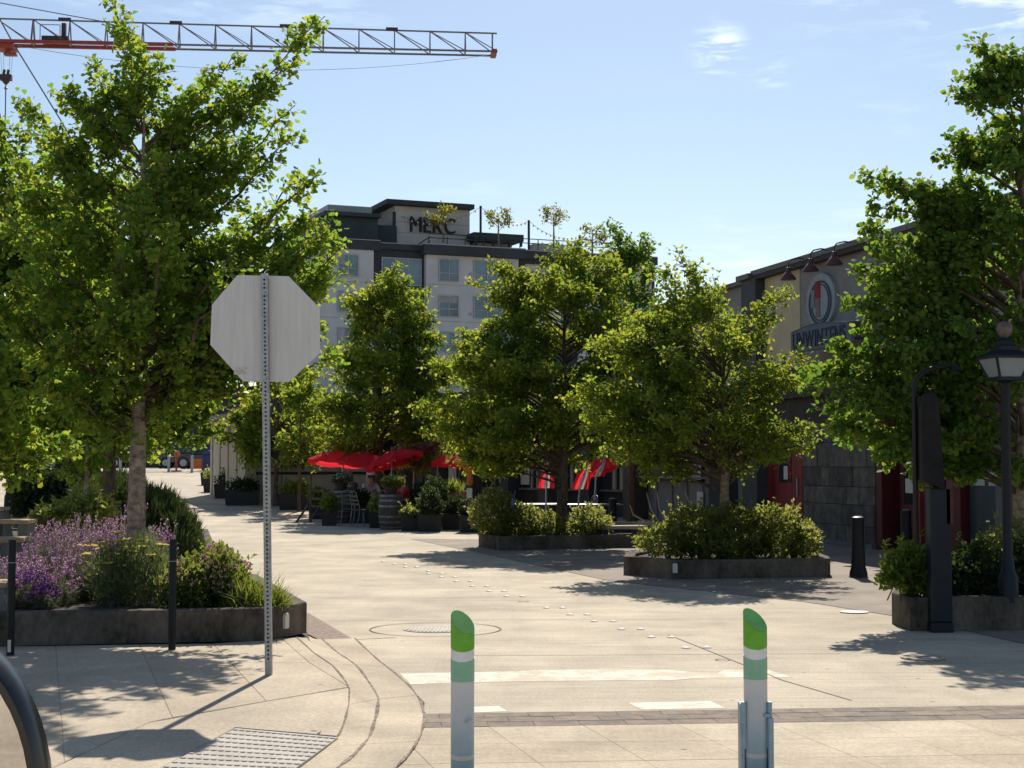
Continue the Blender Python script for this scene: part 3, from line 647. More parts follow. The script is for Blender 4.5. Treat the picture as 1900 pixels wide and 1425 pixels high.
# right planters
a, b_, c_, d_ = g2(1157, 1066), g2(1250, 1076), g2(1541, 1071), g2(1515, 1040)
e1 = (Vector(b_) - Vector(a)); nl_ = (e1.y, -e1.x)
q = gp(1249, 1073, 0)
planter('street_planter', 'dark octagonal concrete planter with shrubs and a small tree at mid right', [a, b_, c_, (c_[0] + .10, c_[1] + .6), (c_[0] + .1, c_[1] + 1.9), (c_[0] - .4, c_[1] + 2.3), (a[0] + .5, a[1] + 2.0), (a[0] + .08, a[1] + .8)], .28, .17, light=(Vector((*(Vector(b_) + Vector((.02, -.005))), .17)), (0.0, -1.0)))
a, b_, c_ = g2(888, 1014), g2(925, 1022), g2(1182, 1016)
planter('street_planter', 'far concrete planter with shrubs beside the patio tables', [a, b_, c_, (c_[0] + .35, c_[1] + .9), (c_[0] + .2, c_[1] + 2.4), (c_[0] - .5, c_[1] + 2.8), (a[0] + .5, a[1] + 2.6), (a[0] + .05, a[1] + 1.2)], .27, .17)
a, b_ = g2(1655, 1158), g2(1690, 1171)
planter('street_planter', 'dark concrete planter at the right edge holding the lamp post', [a, b_, (b_[0] + 4.2, b_[1] + .12), (b_[0] + 4.2, b_[1] + 3.2), (a[0] + 1.1, a[1] + 3.0), (a[0] + .30, a[1] + 1.0)], .34, .18)

# ================================================================== RIGHT-HAND BUILDING (facade parallel to the street)
TF = 14.2; CA, SA = math.cos(AZ), math.sin(AZ)
def fs(px, T=TF):
    u = (px - 950) / F; k = T / (u * CA + SA); return k * (-u * SA + CA), k
S0 = fs(1530)[0]
def fy(px, T=TF): return fs(px, T)[0] - S0
def fz(px, py, T=TF): return CZ + (HZ - py) / F * fs(px, T)[1]
rb_loc = NV * TF + DV * S0
STUC = mat('grey_stucco', (.15, .145, .14), .9, .10, 2, .1); STUC2 = mat('mid_grey_panel', (.24, .23, .225), .85, .10, 2, .1)
CREAM = mat('cream_stucco', (.50, .42, .27), .9, .06, 2, .1); DKBR = mat('dark_brown_band', (.045, .035, .03), .8, .15, 3)
DKGR = mat('dark_grey_trim', (.05, .052, .055), .7, .12, 4); REDD = mat('red_door_paint', (.22, .022, .026), .6, .12, 3); REDD2 = mat('maroon_paint', (.10, .012, .015), .6, .12, 3)
TEAL = mat('teal_door_paint', (.022, .045, .058), .5, .12, 3); INTER = mat('dark_interior', (.012, .012, .013), .9)
ROOFM = mat('roof_flashing', (.12, .115, .11), .6, .12, 5, metal=.2)
GLASS = mat('window_glass_dark', (.03, .036, .042), .08, .1, 1.5, spec=.7)
PAPER = mat('paper_notice', (.62, .60, .56), .9, .05, 5)
blg = thing('shop_building', 'shop building with cream and grey upper wall and red door on the right', 'building', rb_loc, AZ)
def fbox(name, px0, px1, z0, z1, x0, x1, m, parent=blg, bevel=0, **k):
    ya, yb = sorted((fy(px0), fy(px1))); return MB().box(x0, x1, ya, yb, z0, z1).build(name, m, parent, bevel=bevel, **k)
fbox('back_wall', 1150, 2150, 0, 5.0, .42, 9.0, INTER)
# upper wall panels
fbox('cream_wall', 1421, 1486, 3.75, 6.0, 0, .45, CREAM)
fbox('upper_wall', 1486, 2150, 3.75, 6.0, .02, .45, STUC2)
fbox('corner_pilaster', 1393, 1420, 0.0, 5.93, -.22, .45, DKGR)
fbox('low_upper_wall', 1150, 1392, 3.2, 5.88, .0, .45, STUC2)
r1 = fbox('roof_edge', 1411, 2160, 6.0, 6.11, -.22, 9.0, ROOFM); fbox('gutter', 1411, 2160, 5.90, 5.998, -.20, -.02, DKBR)
fbox('roof_edge', 1150, 1391, 5.88, 5.98, -.18, 9.0, ROOFM); fbox('pilaster_cap', 1389, 1413, 5.94, 6.06, -.30, .5, ROOFM)
fbox('canopy_band', 1424, 2150, 3.1, 3.748, -.12, .42, DKBR); fbox('lintel', 1150, 1423, 2.75, 3.198, .0, .42, DKGR)
fbox('lintel', 1424, 2150, 2.55, 3.098, .03, .42, DKBR)
# ground floor
fbox('pier', 1160, 1186, 0, 2.75, -.08, .42, DKGR)
fbox('kiosk_wall', 1187, 1310, 0, 2.75, .06, .40, STUC)
for k in range(4): fbox('kiosk_panel', 1192 + k * 28, 1216 + k * 28, .12, 1.18, .02, .058, STUC2, bevel=.006)
fbox('counter_shelf', 1194, 1306, 1.28, 1.33, -.32, .058, mat('pale_counter', (.34, .34, .33), .5))
# round dark porthole and poster frame
yc = fy(1252); zc_ = fz(1252, 868)
def disc_x(y, z, ry, rz, x0, x1, n=36): return MB().prism_yz([(y + ry * math.cos(2 * math.pi * i / n), z + rz * math.sin(2 * math.pi * i / n)) for i in range(n)], x0, x1)
disc_x(yc, zc_, .62, .40, .0, .058).build('porthole', INTER, blg)
po = fbox('poster_frame', 1278, 1303, fz(1290, 894), fz(1290, 850), -.01, .058, BLACKM); fbox('poster', 1281, 1300, fz(1290, 890), fz(1290, 854), -.014, -.0105, PAPER, po)
for k, (a, b_, z0, z1, c) in enumerate([(1283, 1287, .2, .9, (.2, .2, .22)), (1292, 1299, .45, .95, (.16, .16, .2))]):
    zl, zh = fz(1290, 890), fz(1290, 854); fbox('poster_print', a, b_, zl + (zh - zl) * z0, zl + (zh - zl) * z1, -.017, -.0142, mat('print_%d' % k, c, .9))
fbox('pillar', 1369, 1399, 0, 2.75, .0, .42, STUC)
fbox('louvre_frame', 1400, 1417, 0, 2.55, .12, .42, DKGR)
for k in range(22): fbox('louvre_slat', 1401, 1416, .25 + k * .1, .30 + k * .1, .09, .13, DKGR)
fbox('notice', 1292, 1303, fz(1297, 945), fz(1297, 912), -.0, .0185, PAPER)
# red door
rd = fbox('red_door', 1424, 1478, .02, 2.28, .16, .23, REDD)
fbox('door_frame', 1418, 1424, 0, 2.42, .05, .26, REDD); fbox('door_frame', 1478, 1484, 0, 2.42, .05, .26, REDD); fbox('door_frame', 1424, 1478, 2.29, 2.42, .05, .26, REDD)
fbox('door_window', 1433, 1456, 1.25, 2.1, .152, .1585, GLASS, rd); fbox('door_paper', 1442, 1449, 1.32, 1.62, .146, .151, PAPER, rd); fbox('door_handle', 1470, 1472, .95, 1.35, .08, .14, GALV, rd)
fbox('side_light', 1472, 1475, 1.4, 2.1, .152, .1585, STUC)
# stone wall: every block its own piece
STN = [mat('stone_block_%d' % k, c, .92, .22, 4, .5, spec=.15) for k, c in enumerate([(.13, .12, .105), (.105, .10, .092), (.15, .135, .118), (.12, .118, .105), (.09, .085, .08)])]
y_l, y_r = sorted((fy(1486), fy(1618))); z = 0.0
fbox('mortar_wall', 1485.5, 1619, 0, 2.55, .08, .42, DKGR)
while z < 2.5:
    h = min(random.uniform(.36, .52), 2.548 - z); y = y_l
    while y < y_r - .05:
        w = random.choice([.38, .55, .75, 1.05]) * random.uniform(.9, 1.1); w = min(w, y_r - y)
        if y_r - (y + w) < .25: w = y_r - y
        x = .05 - random.uniform(0, .025)
        MB().box(x, .079, y + .005, y + w - .005, z + .005, z + h - .005).build('stone_block', random.choice(STN), blg, bevel=.008); y += w
    z += h
fbox('wall_base', 1425, 1620, 0, .10, -.06, .04, STUC)
# recessed entry, maroon
fbox('entry_jamb', 1620, 1630, 0, 2.55, .05, .6, REDD2); fbox('entry_door', 1640, 1690, 0.02, 2.3, .33, .40, REDD2); fbox('entry_glass', 1647, 1684, .9, 2.15, .322, .329, INTER)
fbox('entry_notice', 1651, 1672, fz(1661, 915), fz(1661, 888), .31, .321, PAPER); fbox('entry_jamb', 1692, 1705, 0, 2.55, .0, .42, REDD)
fbox('wall_panel', 1706, 1775, 0, 2.55, .05, .42, REDD2)
dr = fbox('teal_door', 1778, 1842, .02, 2.3, .2, .28, TEAL)
fbox('door_pane', 1784, 1807, 1.3, 1.9, .19, .199, mat('pale_pane', (.30, .36, .40), .2, .05, 3), dr); fbox('door_pane', 1814, 1838, 1.3, 1.9, .19, .199, MATS['pale_pane'], dr)
fbox('pillar', 1845, 2150, 0, 2.55, .0, .42, STUC)
# oval sign on the grey wall
ov = thing('oval_sign', 'pale oval shop sign with dark rings and red figure on the grey wall', 'sign', rb_loc, AZ)
yo = fy(1529); zo = fz(1529, 557); ry_ = abs(fy(1502) - fy(1556)) / 2; rz_ = (fz(1529, 506) - fz(1529, 608)) / 2
OVW = mat('oval_board', (.30, .32, .34), .8, .08, 4); OVD = mat('oval_dark', (.03, .05, .08), .7)
disc_x(yo, zo, ry_, rz_, -.06, .018, 48).build('board', OVW, ov)
def ring_x(y, z, ra, rb2, rza, rzb, x0, x1, m, nm, par):
    n = 48; b = MB(); v = []
    for x in (x0, x1):
        for (a, c) in ((ra, rza), (rb2, rzb)):
            v += [(x, y + a * math.cos(2 * math.pi * i / n), z + c * math.sin(2 * math.pi * i / n)) for i in range(n)]
    f = []
    for i in range(n):
        j = (i + 1) % n; f += [(i, j, j + n, i + n), (i + n, j + n, j + 3 * n, i + 3 * n), (i + 2 * n, j + 2 * n, j, i)]
    b.add(v, f); return b.build(nm, m, par)
ring_x(yo, zo - .04, ry_ * .78, ry_ * .70, rz_ * .80, rz_ * .73, -.075, -.061, OVD, 'dark_ring', ov)
ring_x(yo, zo - .04, ry_ * .62, ry_ * .57, rz_ * .68, rz_ * .64, -.075, -.061, OVD, 'dark_ring', ov)
REDP = mat('sign_red', (.24, .02, .025), .8); GREYP = mat('sign_grey', (.18, .20, .22), .7); PINKP = mat('sign_pink', (.22, .14, .14), .8)
MB().box(-.078, -.061, yo - .02, yo + .22, zo + .06, zo + .42).build('red_figure', REDP, ov, bevel=.03)
MB().box(-.078, -.061, yo - .0, yo + .2, zo - .34, zo + .055).build('pink_figure', PINKP, ov, bevel=.03)
MB().box(-.078, -.061, yo + .25, yo + .42, zo - .12, zo + .26).build('grey_figure', GREYP, ov, bevel=.03)
# blade sign with blue-grey lettering
sg = thing('lettered_sign', 'long blue grey sign board with dark lettering below the oval sign', 'sign', rb_loc, AZ)
TS = TF - .55; yA, yB = fy(1473, TS), fy(1585, TS); zlo = fz(1473, 656, TS); zhi = fz(1473, 618, TS)
nn = 14; up = [(yA + (yB - yA) * i / nn, zhi + .10 * math.sin(math.pi * min(1, i / nn * 1.1)) ) for i in range(nn + 1)]
SGB = mat('sign_board_bluegrey', (.115, .13, .17), .7, .1, 3); MB().prism_yz([(yA, zlo), (yB, zlo + .02)] + up[::-1], -.60, -.52).build('board', SGB, sg)
MB().add([(-.62, y, z + .004) for y, z in up] + [(-.02, y, z + .05) for y, z in up], [(i, i + 1, i + 1 + nn + 1, i + nn + 1) for i in range(nn)]).build('top_ledge', mat('pale_ledge', (.5, .5, .48), .6), sg)
MB().box(-.52, .0, min(yA, yB) + .2, min(yA, yB) + .26, zlo + .1, zlo + .16).box(-.52, .0, max(yA, yB) - .26, max(yA, yB) - .2, zlo + .1, zlo + .16).build('bracket', DKGR, sg)
LETC = mat('sign_letter_navy', (.022, .035, .07), .7)
def text_parts(txt, m, parent, w, h, place, name='letter', ext=.01):
    """each character a mesh of its own; place(u,v,d) maps letter space to parent space"""
    x = 0; out = []; total = []
    for ch in txt:
        cu = bpy.data.curves.new('t', 'FONT'); cu.body = ch; cu.size = 1.0; cu.extrude = .5; cu.offset = .0
        ob = bpy.data.objects.new('t', cu); col.objects.link(ob); dg = bpy.context.evaluated_depsgraph_get()
        me = bpy.data.meshes.new_from_object(ob.evaluated_get(dg)); bpy.data.objects.remove(ob); bpy.data.curves.remove(cu)
        vx = [v.co.x for v in me.vertices]; total.append((me, min(vx), max(vx)))
    W = sum(b - a + .15 for _, a, b in total)
    for me, a, b in total:
        for v in me.vertices:
            u = (x + v.co.x - a) / W * w; vv = v.co.y / .70 * h; d = v.co.z * 2 * ext
            v.co = place(u, vv, d)
        x += b - a + .15; me.materials.clear(); me.materials.append(m)
        o = bpy.data.objects.new(name, me); col.objects.link(o); o.parent = parent; out.append(o)
    return out
wl = abs(yA - yB)
text_parts('UNWINTENS', LETC, sg, wl * .90, (zhi - zlo) * .80, lambda u, v, d: (-.606 - d, yA + (-1 if yB < yA else 1) * (u + wl * .04), zlo + .07 + v))
# three gooseneck lamps
LMP = mat('oxide_red_metal', (.10, .03, .028), .5, .15, 8)
for k, (px_, py_, lb) in enumerate([(1465, 508, 'red brown gooseneck sign lamp in front of the cream wall'), (1507, 492, 'red brown gooseneck sign lamp directly above the oval sign'), (1551, 480, 'red brown gooseneck sign lamp beside the tree leaves')]):
    TL = TF - .62; g = thing('gooseneck_lamp', lb, 'wall lamp', NV * TL + DV * fs(px_, TL)[0] + Vector((0, 0, fz(px_, py_ + 10, TL))), AZ, 'gooseneck lamps along the roof edge')
    MB().lathe([(.17, 0), (.165, .03), (.10, .12), (.055, .17), (.05, .26), (.015, .27)], 16).build('lamp_shade', LMP, g, True)
    zt = 6.02 - g.location.z
    MB().tube([(0, 0, .26), (0, 0, .36), (.06, 0, .43), (.22, .0, .47), (.36, 0, .46)], .016, 6).build('arm', LMP, g, True)

# ================================================================== RESTAURANT BEHIND THE PATIO
pA = gx(1178, 43.5); pB = gx(575, 57.0); dv = (pA - pB); dv.z = 0; LB = dv.length; ang = math.atan2(dv.y, dv.x)
rs = thing('restaurant_building', 'low dark restaurant front with pillars and windows behind the patio', 'building', (pB.x, pB.y, G(55) - .4), ang)
DKW = mat('dark_restaurant_wall', (.055, .05, .045), .85, .15, 2); BRK = mat('brown_pier', (.095, .08, .068), .85, .15, 2, .1); WG = mat('window_frame_grey', (.15, .15, .145), .6)
MB().box(0, LB, .5, 8, 0, 3.7).build('wall', DKW, rs); MB().box(-.2, LB + .1, -.3, 8.2, 3.7, 3.9).build('roof', DKGR, rs); MB().box(0, LB, .0, .49, 3.1, 3.698).build('fascia', DKBR, rs)
n_ = 9
for i in range(n_ + 1):
    x = i * (LB - .45) / n_; MB().box(x, x + .45, -.05, .495, 0, 3.1).build('pier', BRK if i % 2 else DKGR, rs)
    if i < n_:
        x0 = x + .46; x1 = (i + 1) * (LB - .45) / n_ - .01
        w = MB().box(x0 + .05, x1 - .05, .40, .44, .9, 2.9).build('window', GLASS, rs)
        MB().box(x0, x1, .34, .398, .84, .9).box(x0, x1, .34, .398, 2.9, 2.98).box((x0 + x1) / 2 - .03, (x0 + x1) / 2 + .03, .34, .398, .9, 2.9).build('window_frame', WG, w)
        if i in (1, 3, 4, 6): MB().box(x0 + .1, x0 + .5, .36, .396, 1.0, 2.2).build('curtain', PAPER if i != 3 else WG, w)
o = MB().box(-.11, .11, -.06, .06, -.28, .28).build('orange_wall_sign', mat('orange_plastic_sign', (.55, .22, .05), .5), bevel=.05, loc=at(872, 883, 46)); tag(o, 'small rounded orange sign on the dark restaurant wall', 'sign')
o.rotation_euler[2] = ang
# cream pavilion beyond the patio
CRW = mat('cream_board', (.42, .375, .31), .85, .08, 2); 
pv = thing('cream_pavilion', 'cream panelled pavilion with piers beside the far street', 'building', gx(458, 51.5), R(20))
MB().box(.12, 4.2, .12, 4, 0, 2.9).build('wall', CRW, pv)
for k in range(4):
    for zz0, zz1 in ((.15, .98), (1.06, 2.0)): MB().box(.25 + k * .98, 1.17 + k * .98, .06, .118, zz0, zz1).build('wall_panel', CRW, pv, bevel=.015)
MB().box(.12, 4.2, .02, .118, .985, 1.055).build('rail', DKBR, pv)
for k in range(5): MB().box(-.05, .32, -.02 + k * 1.7, .30 + k * 1.7, 0, 2.9).build('pier', CRW, pv, bevel=.01)
MB().box(.0, .11, .3, 7, 0.0, 2.9).build('side_wall', CRW, pv); MB().box(-.3, 4.6, -.3, 7.4, 2.9, 3.05).build('roof', ROOFM, pv)

# ================================================================== APARTMENT BLOCK WITH ROOF TERRACE
AB = R(22.0); YB0 = 116.0; bo = at(790, 858, YB0); bo.z = 0
eB = Vector((math.cos(AB), math.sin(AB), 0)); nB = Vector((math.sin(AB), -math.cos(AB), 0))   # along facade, outwards
def mu(px, off=0.0):      # facade coordinate u for a column, on the plane 'off' metres behind the front
    o2 = bo - nB * off; u = (px - 950) / F          # (o2 + e t) : x = u*y
    t = (u * o2.y - o2.x) / (eB.x - u * eB.y); return t, o2.y + eB.y * t
def mz(px, py, off=0.0): return CZ + (HZ - py) / F * mu(px, off)[1]
ap = thing('apartment_block', 'pale grey apartment block with dark recessed bays and roof terrace', 'building', bo, AB)
LGT = mat('pale_grey_siding', (.455, .47, .505), .85, .06, .5, .0); NAVY = mat('dark_slate_siding', (.030, .038, .047), .75, .12, .7); NAVY2 = mat('dark_teal_siding', (.032, .052, .055), .75, .1, .7)
TWR = mat('tower_siding', (.47, .46, .44), .85, .06, .5); WINB = mat('bright_window_glass', (.12, .185, .235), .12, .25, .35, spec=.6); WFR = mat('window_frame_pale', (.33, .35, .38), .6); METL = mat('parapet_flashing', (.26, .27, .28), .5)
def mbox(name, px0, px1, py0, py1, off, deep, m, parent=ap, zabs=None):
    u0, u1 = mu(px0, off)[0], mu(px1, off)[0]; pm = (px0 + px1) / 2
    z1 = mz(pm, py0, off); z0 = zabs if zabs is not None else mz(pm, py1, off)
    return MB().box(u0, u1, off, off + deep, z0, z1).build(name, m, parent)
mbox('bay_wall', 560, 692, 459, 0, .2, 12, LGT, zabs=0)
mbox('recess_wall', 692, 1216, 462, 0, .5, 11, NAVY, zabs=0)
mbox('bay_wall', 790, 962, 470, 0, 0.0, .55, LGT, zabs=0)
mbox('bay_wall', 1075, 1210, 485, 0, .2, .4, LGT, zabs=0)
mbox('cornice', 556, 705, 441, 459, .0, 13, NAVY); mbox('cornice', 694, 800, 451, 462, .1, 12, NAVY); mbox('cornice', 786, 976, 456, 473, -.7, 12, NAVY); mbox('cornice', 976, 1222, 470, 484, -.1, 12, NAVY)
mbox('flashing', 556, 705, 439.5, 441, -.05, 12.9, METL); mbox('flashing', 786, 976, 454, 456, -.75, 12, METL); mbox('flashing', 976, 1222, 468, 470, -.14, 12, METL); mbox('flashing', 705, 786, 449.6, 451, .06, 12, METL)
mbox('penthouse', 604, 700, 398, 441, 3, 9, NAVY2); mbox('penthouse_roof', 600, 706, 391, 398, 2.2, 10.5, NAVY); mbox('plant_screen', 606, 688, 379, 391, 4.5, 6, METL)
mbox('link_wall', 698, 735, 416, 452, 4, 7, NAVY2)
tw = mbox('tower', 731, 871, 380, 455, 4.2, 9, TWR); mbox('tower_roof', 716, 880, 371, 380, 3.4, 10.5, NAVY)
mbox('tower_trim', 729, 733, 390, 452, 4.12, .3, NAVY)
for yy in (432, 412): mbox('siding_joint', 734, 870, yy, yy + .6, 4.17, .028, METL)
# letters
uA, yy_ = mu(760, 4.1); uB, _ = mu(848, 4.1); zb = mz(800, 430, 4.1); zt = mz(800, 401, 4.1)
LETB = mat('letter_black', (.012, .013, .015), .6)
text_parts('MERC', LETB, ap, uB - uA, zt - zb, lambda u, v, d: (uA + u, 4.06 - d, zb + v), ext=.12)
# windows
def win(px0, px1, py0, py1, off, kids=1, glass=WINB):
    u0, u1 = mu(px0, off)[0], mu(px1, off)[0]; pm = (px0 + px1) / 2; z0, z1 = mz(pm, py1, off), mz(pm, py0, off)
    w = MB().box(u0, u1, off - .03, off - .005, z0, z1).build('window', glass, ap); f = MB(); t = .07
    f.box(u0 - t, u1 + t, off - .10, off - .031, z1, z1 + t).box(u0 - t, u1 + t, off - .10, off - .031, z0 - t, z0).box(u0 - t, u0, off - .10, off - .031, z0, z1).box(u1, u1 + t, off - .10, off - .031, z0, z1)
    f.build('window_frame', WFR, w)
    m_ = MB(); zm = z0 + (z1 - z0) * .36; m_.box(u0, u1, off - .08, off - .031, zm - .03, zm + .03)
    for k in range(kids): um = u0 + (u1 - u0) * (k + 1) / (kids + 1); m_.box(um - .03, um + .03, off - .085, off - .0312, z0, z1)
    m_.build('mullion', WFR, w)
    if random.random() < .6: hb_ = random.uniform(.3, .75); MB().box(u0 + .02, u0 + (u1 - u0) * random.choice([1, .5, 1 / 3]) - .02, off - .036, off - .0305, z1 - (z1 - z0) * hb_, z1 - .02).build('blind', random.choice([WFR, METL]), w)
for y0_, y1_ in ((481, 520), (549, 586), (617, 652), (685, 718)): win(815, 849, y0_, y1_, 0.0)
for y0_, y1_ in ((485, 525), (552, 590), (619, 655), (687, 720)): win(880, 949, y0_, y1_, 0.0, 2)
for y0_, y1_ in ((472, 510), (541, 577), (609, 645), (676, 710)): win(627, 662, y0_, y1_, .2)
for y0_, y1_ in ((479, 527), (560, 600), (632, 672)): win(708, 779, y0_, y1_, .5, 2)
for y0_, y1_ in ((492, 537), (566, 605)): win(975, 1043, y0_, y1_, .5, 2, mat('curtained_glass', (.45, .47, .48), .3, .2, .4))
for y0_, y1_ in ((505, 540), (572, 608)): win(1110, 1165, y0_, y1_, .2, 1)
for k, yy in enumerate((529, 597, 664, 731)):
    mbox('siding_joint', 791, 961, yy, yy + .9, -.012, .011, METL); mbox('siding_joint', 562, 691, yy - 9, yy - 8.1, .188, .011, METL)
for px_, py_ in ((806, 592), (872, 505), (872, 580)): mbox('wall_vent', px_ - 2, px_ + 3, py_, py_ + 4, -.06, .059, METL)
# terrace: pergola, railing, light poles, planters
zr = mz(800, 455, 0) + .02
mbox('pergola_roof', 879, 972, 431, 444, 2.5, 4.5, NAVY2)
for px_ in (884, 915, 945, 968): mbox('pergola_post', px_ - 1.5, px_ + 1.5, 444, 456, 2.7, .15, NAVY)
mbox('terrace_box', 880, 950, 447, 455, 4.2, 1, mat('terrace_pale', (.5, .48, .45), .8)); mbox('terrace_box', 990, 1050, 452, 466, 4.2, 1, MATS['terrace_pale'])
for px_ in range(795, 1165, 34): mbox('rail_post', px_ - .8, px_ + .8, 438 + (px_ - 795) * .033 - 1, 458 + (px_ - 795) * .033, .4, .05, DARKM)
for dy in (0, 8): 
    u0, u1 = mu(795, .4)[0], mu(1165, .4)[0]; za = mz(980, 442 + dy, .4); MB().box(u0, u1, .38, .45, za, za + .06).build('rail', DARKM, ap)
u0, u1 = mu(770, 2.5)[0], mu(797, 2.5)[0]; MB().bar((u0, 2.5, mz(770, 455, 2.5)), (u1, 2.5, mz(797, 437, 2.5)), .08).bar((u0 + .5, 2.5, mz(770, 456, 2.5)), (u1, 2.5, mz(797, 446, 2.5)), .08).build('stair_rail', DARKM, ap)
for px_, y0_, y1_ in ((892, 379, 446), (982, 406, 462), (1077, 434, 470)): mbox('light_pole', px_ - 1.6, px_ + 1.6, y0_, y1_, 2.0, .14, NAVY)
wr = MB(); bulbs = MB()
def wire(p, q, sag, nb):
    pts = [Vector(p).lerp(Vector(q), i / 10) + Vector((0, 0, -sag * 4 * (i / 10) * (1 - i / 10))) for i in range(11)]; wr.tube(pts, .018, 3)
    for i in range(1, nb):
        f = i / nb; c = Vector(p).lerp(Vector(q), f) + Vector((0, 0, -sag * 4 * f * (1 - f) - .08)); bulbs.lathe([(.02, -.09), (.07, 0), (.02, .09)], 6, c)
def mp3(px, py, off): return (mu(px, off)[0], off, mz(px, py, off))
wire(mp3(892, 381, 2), mp3(982, 408, 2), .7, 12); wire(mp3(982, 408, 2), mp3(1077, 436, 2), .6, 12); wire(mp3(742, 398, 4), mp3(892, 381, 2), .9, 14); wire(mp3(1077, 436, 2), mp3(1200, 440, 3), .5, 12)
wr.build('light_wire', DARKM, ap, kind='stuff'); bulbs.build('bulbs', CERAM, ap, kind='stuff')
for px_, y0_, y1_, hw, lb, sd in ((822, 381, 442, 42, 'rooftop tree hiding part of the black letters', 3), (925, 388, 446, 27, 'rooftop tree with reddish leaves between two poles', 4), (1028, 383, 455, 28, 'slender rooftop tree right of the second pole', 5), (1100, 420, 470, 30, 'low rooftop tree at the right of the terrace', 6)):
    Yt = mu(px_, 1.4)[1]
    tree('rooftop_tree', lb, px_, Yt, [(y0_, px_ - hw * .5, px_ + hw * .5), (y0_ + 12, px_ - hw, px_ + hw), (y0_ + 24, px_ - hw * .9, px_ + hw), (y0_ + 28, px_ - hw * .5, px_ + hw * .5)], [], y0_ + 40, .09, T_OVAL, .26, leafmat('roof_tree_leaf', [(.07, .10, .025), (.11, .125, .03), (.12, .09, .03)], [(.28, .36, .04), (.42, .42, .05), (.46, .32, .06)], .5), nl=9, dens=.16, spur=.13, group='trees on the roof terrace', twig=.9, seed=sd, base_z=mz(px_, y1_ + 6, 1.4), flat=.5)

# ================================================================== CRANE
ca = at(-10, 80, 115.0); cb = at(922, 99, 118.0); cb.z = ca.z
cr = thing('tower_crane', 'tower crane jib of grey lattice with red lower chord across the sky', 'crane', (at(-620, 800, 113).x, 113.0, 0))
cl = cr.location.copy(); O_ = lambda p: Vector(p) - cl
CG = mat('crane_grey_paint', (.17, .16, .175), .55, .1, 3, metal=.2); CRD = mat('crane_red_paint', (.27, .05, .04), .6, .12, 3); CDK = mat('crane_dark', (.05, .035, .035), .6)
jd = (cb - ca).normalized(); side = Vector((jd.y, -jd.x, 0)).normalized() * .65
m0 = ca - jd * 24.0
def top_h(p): f = ((p - ca).dot(jd)) / (cb - ca).length; return 1.86 - .30 * max(0, f)
def tp_(s): p = ca + jd * s; return p + Vector((0, 0, top_h(p)))
LJ = (cb - ca).length
for sg_ in (-1, 1):
    MB().bar(O_(m0 + side * sg_), O_(ca + jd * 13.2 + side * sg_), .26, .24).build('lower_chord', CRD, cr); MB().bar(O_(ca + jd * 13.2 + side * sg_), O_(cb + side * sg_), .13, .13).build('lower_chord', CG, cr)
MB().bar(O_(m0 + Vector((0, 0, 1.9))), O_(tp_(0)), .105).bar(O_(tp_(0)), O_(tp_(LJ)), .105).build('upper_chord', CG, cr)
MB().bar(O_(cb - jd * .25 + side * 1.3), O_(cb - jd * .25 - side * 1.3), .4, .3).build('jib_end', CRD, cr)
step = 2.69; k = 0; s = -24 + (24 % step)
posts = [2.8 + i * step for i in range(-9, 14)]
for i, s in enumerate(posts):
    if s > LJ - .2: break
    for sg_ in (-1, 1):
        MB().bar(O_(tp_(s)), O_(ca + jd * s + side * sg_), .085 if s > 4 else .12).build('lattice_post', CG if s > 1 else CRD, cr)
        if s + step < LJ + 1.2: MB().bar(O_(tp_(s)), O_(ca + jd * min(s + step, LJ) + side * sg_), .065).build('lattice_brace', CG, cr)
    MB().bar(O_(ca + jd * s + side), O_(ca + jd * s - side), .09).build('cross_tie', CG, cr)
MB().bar(O_(tp_(LJ - .35)), O_(ca + jd * (LJ - .35)), .12).build('lattice_post', CG, cr)
for s in (5.1, 13.3, 21.5, 29.5): p = tp_(s); MB().bar(O_(p - jd * .45 + Vector((0, 0, .08))), O_(p + jd * .45 + Vector((0, 0, .08))), .3, .22).build('chord_splice', CDK, cr)
# winch on the jib
p = ca + jd * 4.4; MB().bar(O_(p + jd * -.9 + Vector((0, 0, .3))), O_(p + jd * 1.0 + Vector((0, 0, .3))), .8, .5).build('winch', CDK, cr); MB().bar(O_(p + jd * .65 + Vector((0, 0, .5))), O_(p + jd * .65 + Vector((0, 0, 1.6))), .3).build('winch_mast', CDK, cr)
MB().bar(O_(p + jd * -.95 + side + Vector((0, 0, .1))), O_(p + jd * -.95 + side + Vector((0, 0, 1.3))), .05).bar(O_(p + jd * -.95 + side + Vector((0, 0, 1.3))), O_(p + jd * .5 + side + Vector((0, 0, 1.3))), .05).bar(O_(p + jd * .5 + side + Vector((0, 0, 1.3))), O_(p + jd * .5 + side + Vector((0, 0, .1))), .05).build('platform_rail', CG, cr)
# trolley, hook block
tr = at(12, 90, 115.2); tr.z = ca.z
tro = MB().bar(O_(tr - jd * .6 + Vector((0, 0, -.3))), O_(tr + jd * .65 + Vector((0, 0, -.3))), 1.5, .34).bar(O_(tr + jd * -.15 + Vector((0, 0, -.8))), O_(tr + jd * .75 + Vector((0, 0, -.8))), .6, .16).bar(O_(tr + jd * .1 + Vector((0, 0, -.8))), O_(tr + jd * .1 + Vector((0, 0, -.4))), .3).build('trolley', CRD, cr)
hk = tr + Vector((0, 0, -2.55)); 
hb = MB().bar(O_(hk + jd * -.42), O_(hk + jd * .42), .5, .42).bar(O_(hk + jd * -.18 + Vector((0, 0, .2))), O_(hk + jd * -.12 + Vector((0, 0, .6))), .16).bar(O_(hk + jd * .12 + Vector((0, 0, .2))), O_(hk + jd * .18 + Vector((0, 0, .6))), .16).lathe([(.05, -.55), (.25, -.35), (.3, -.2)], 8, O_(hk)).build('hook_block', CDK, cr)
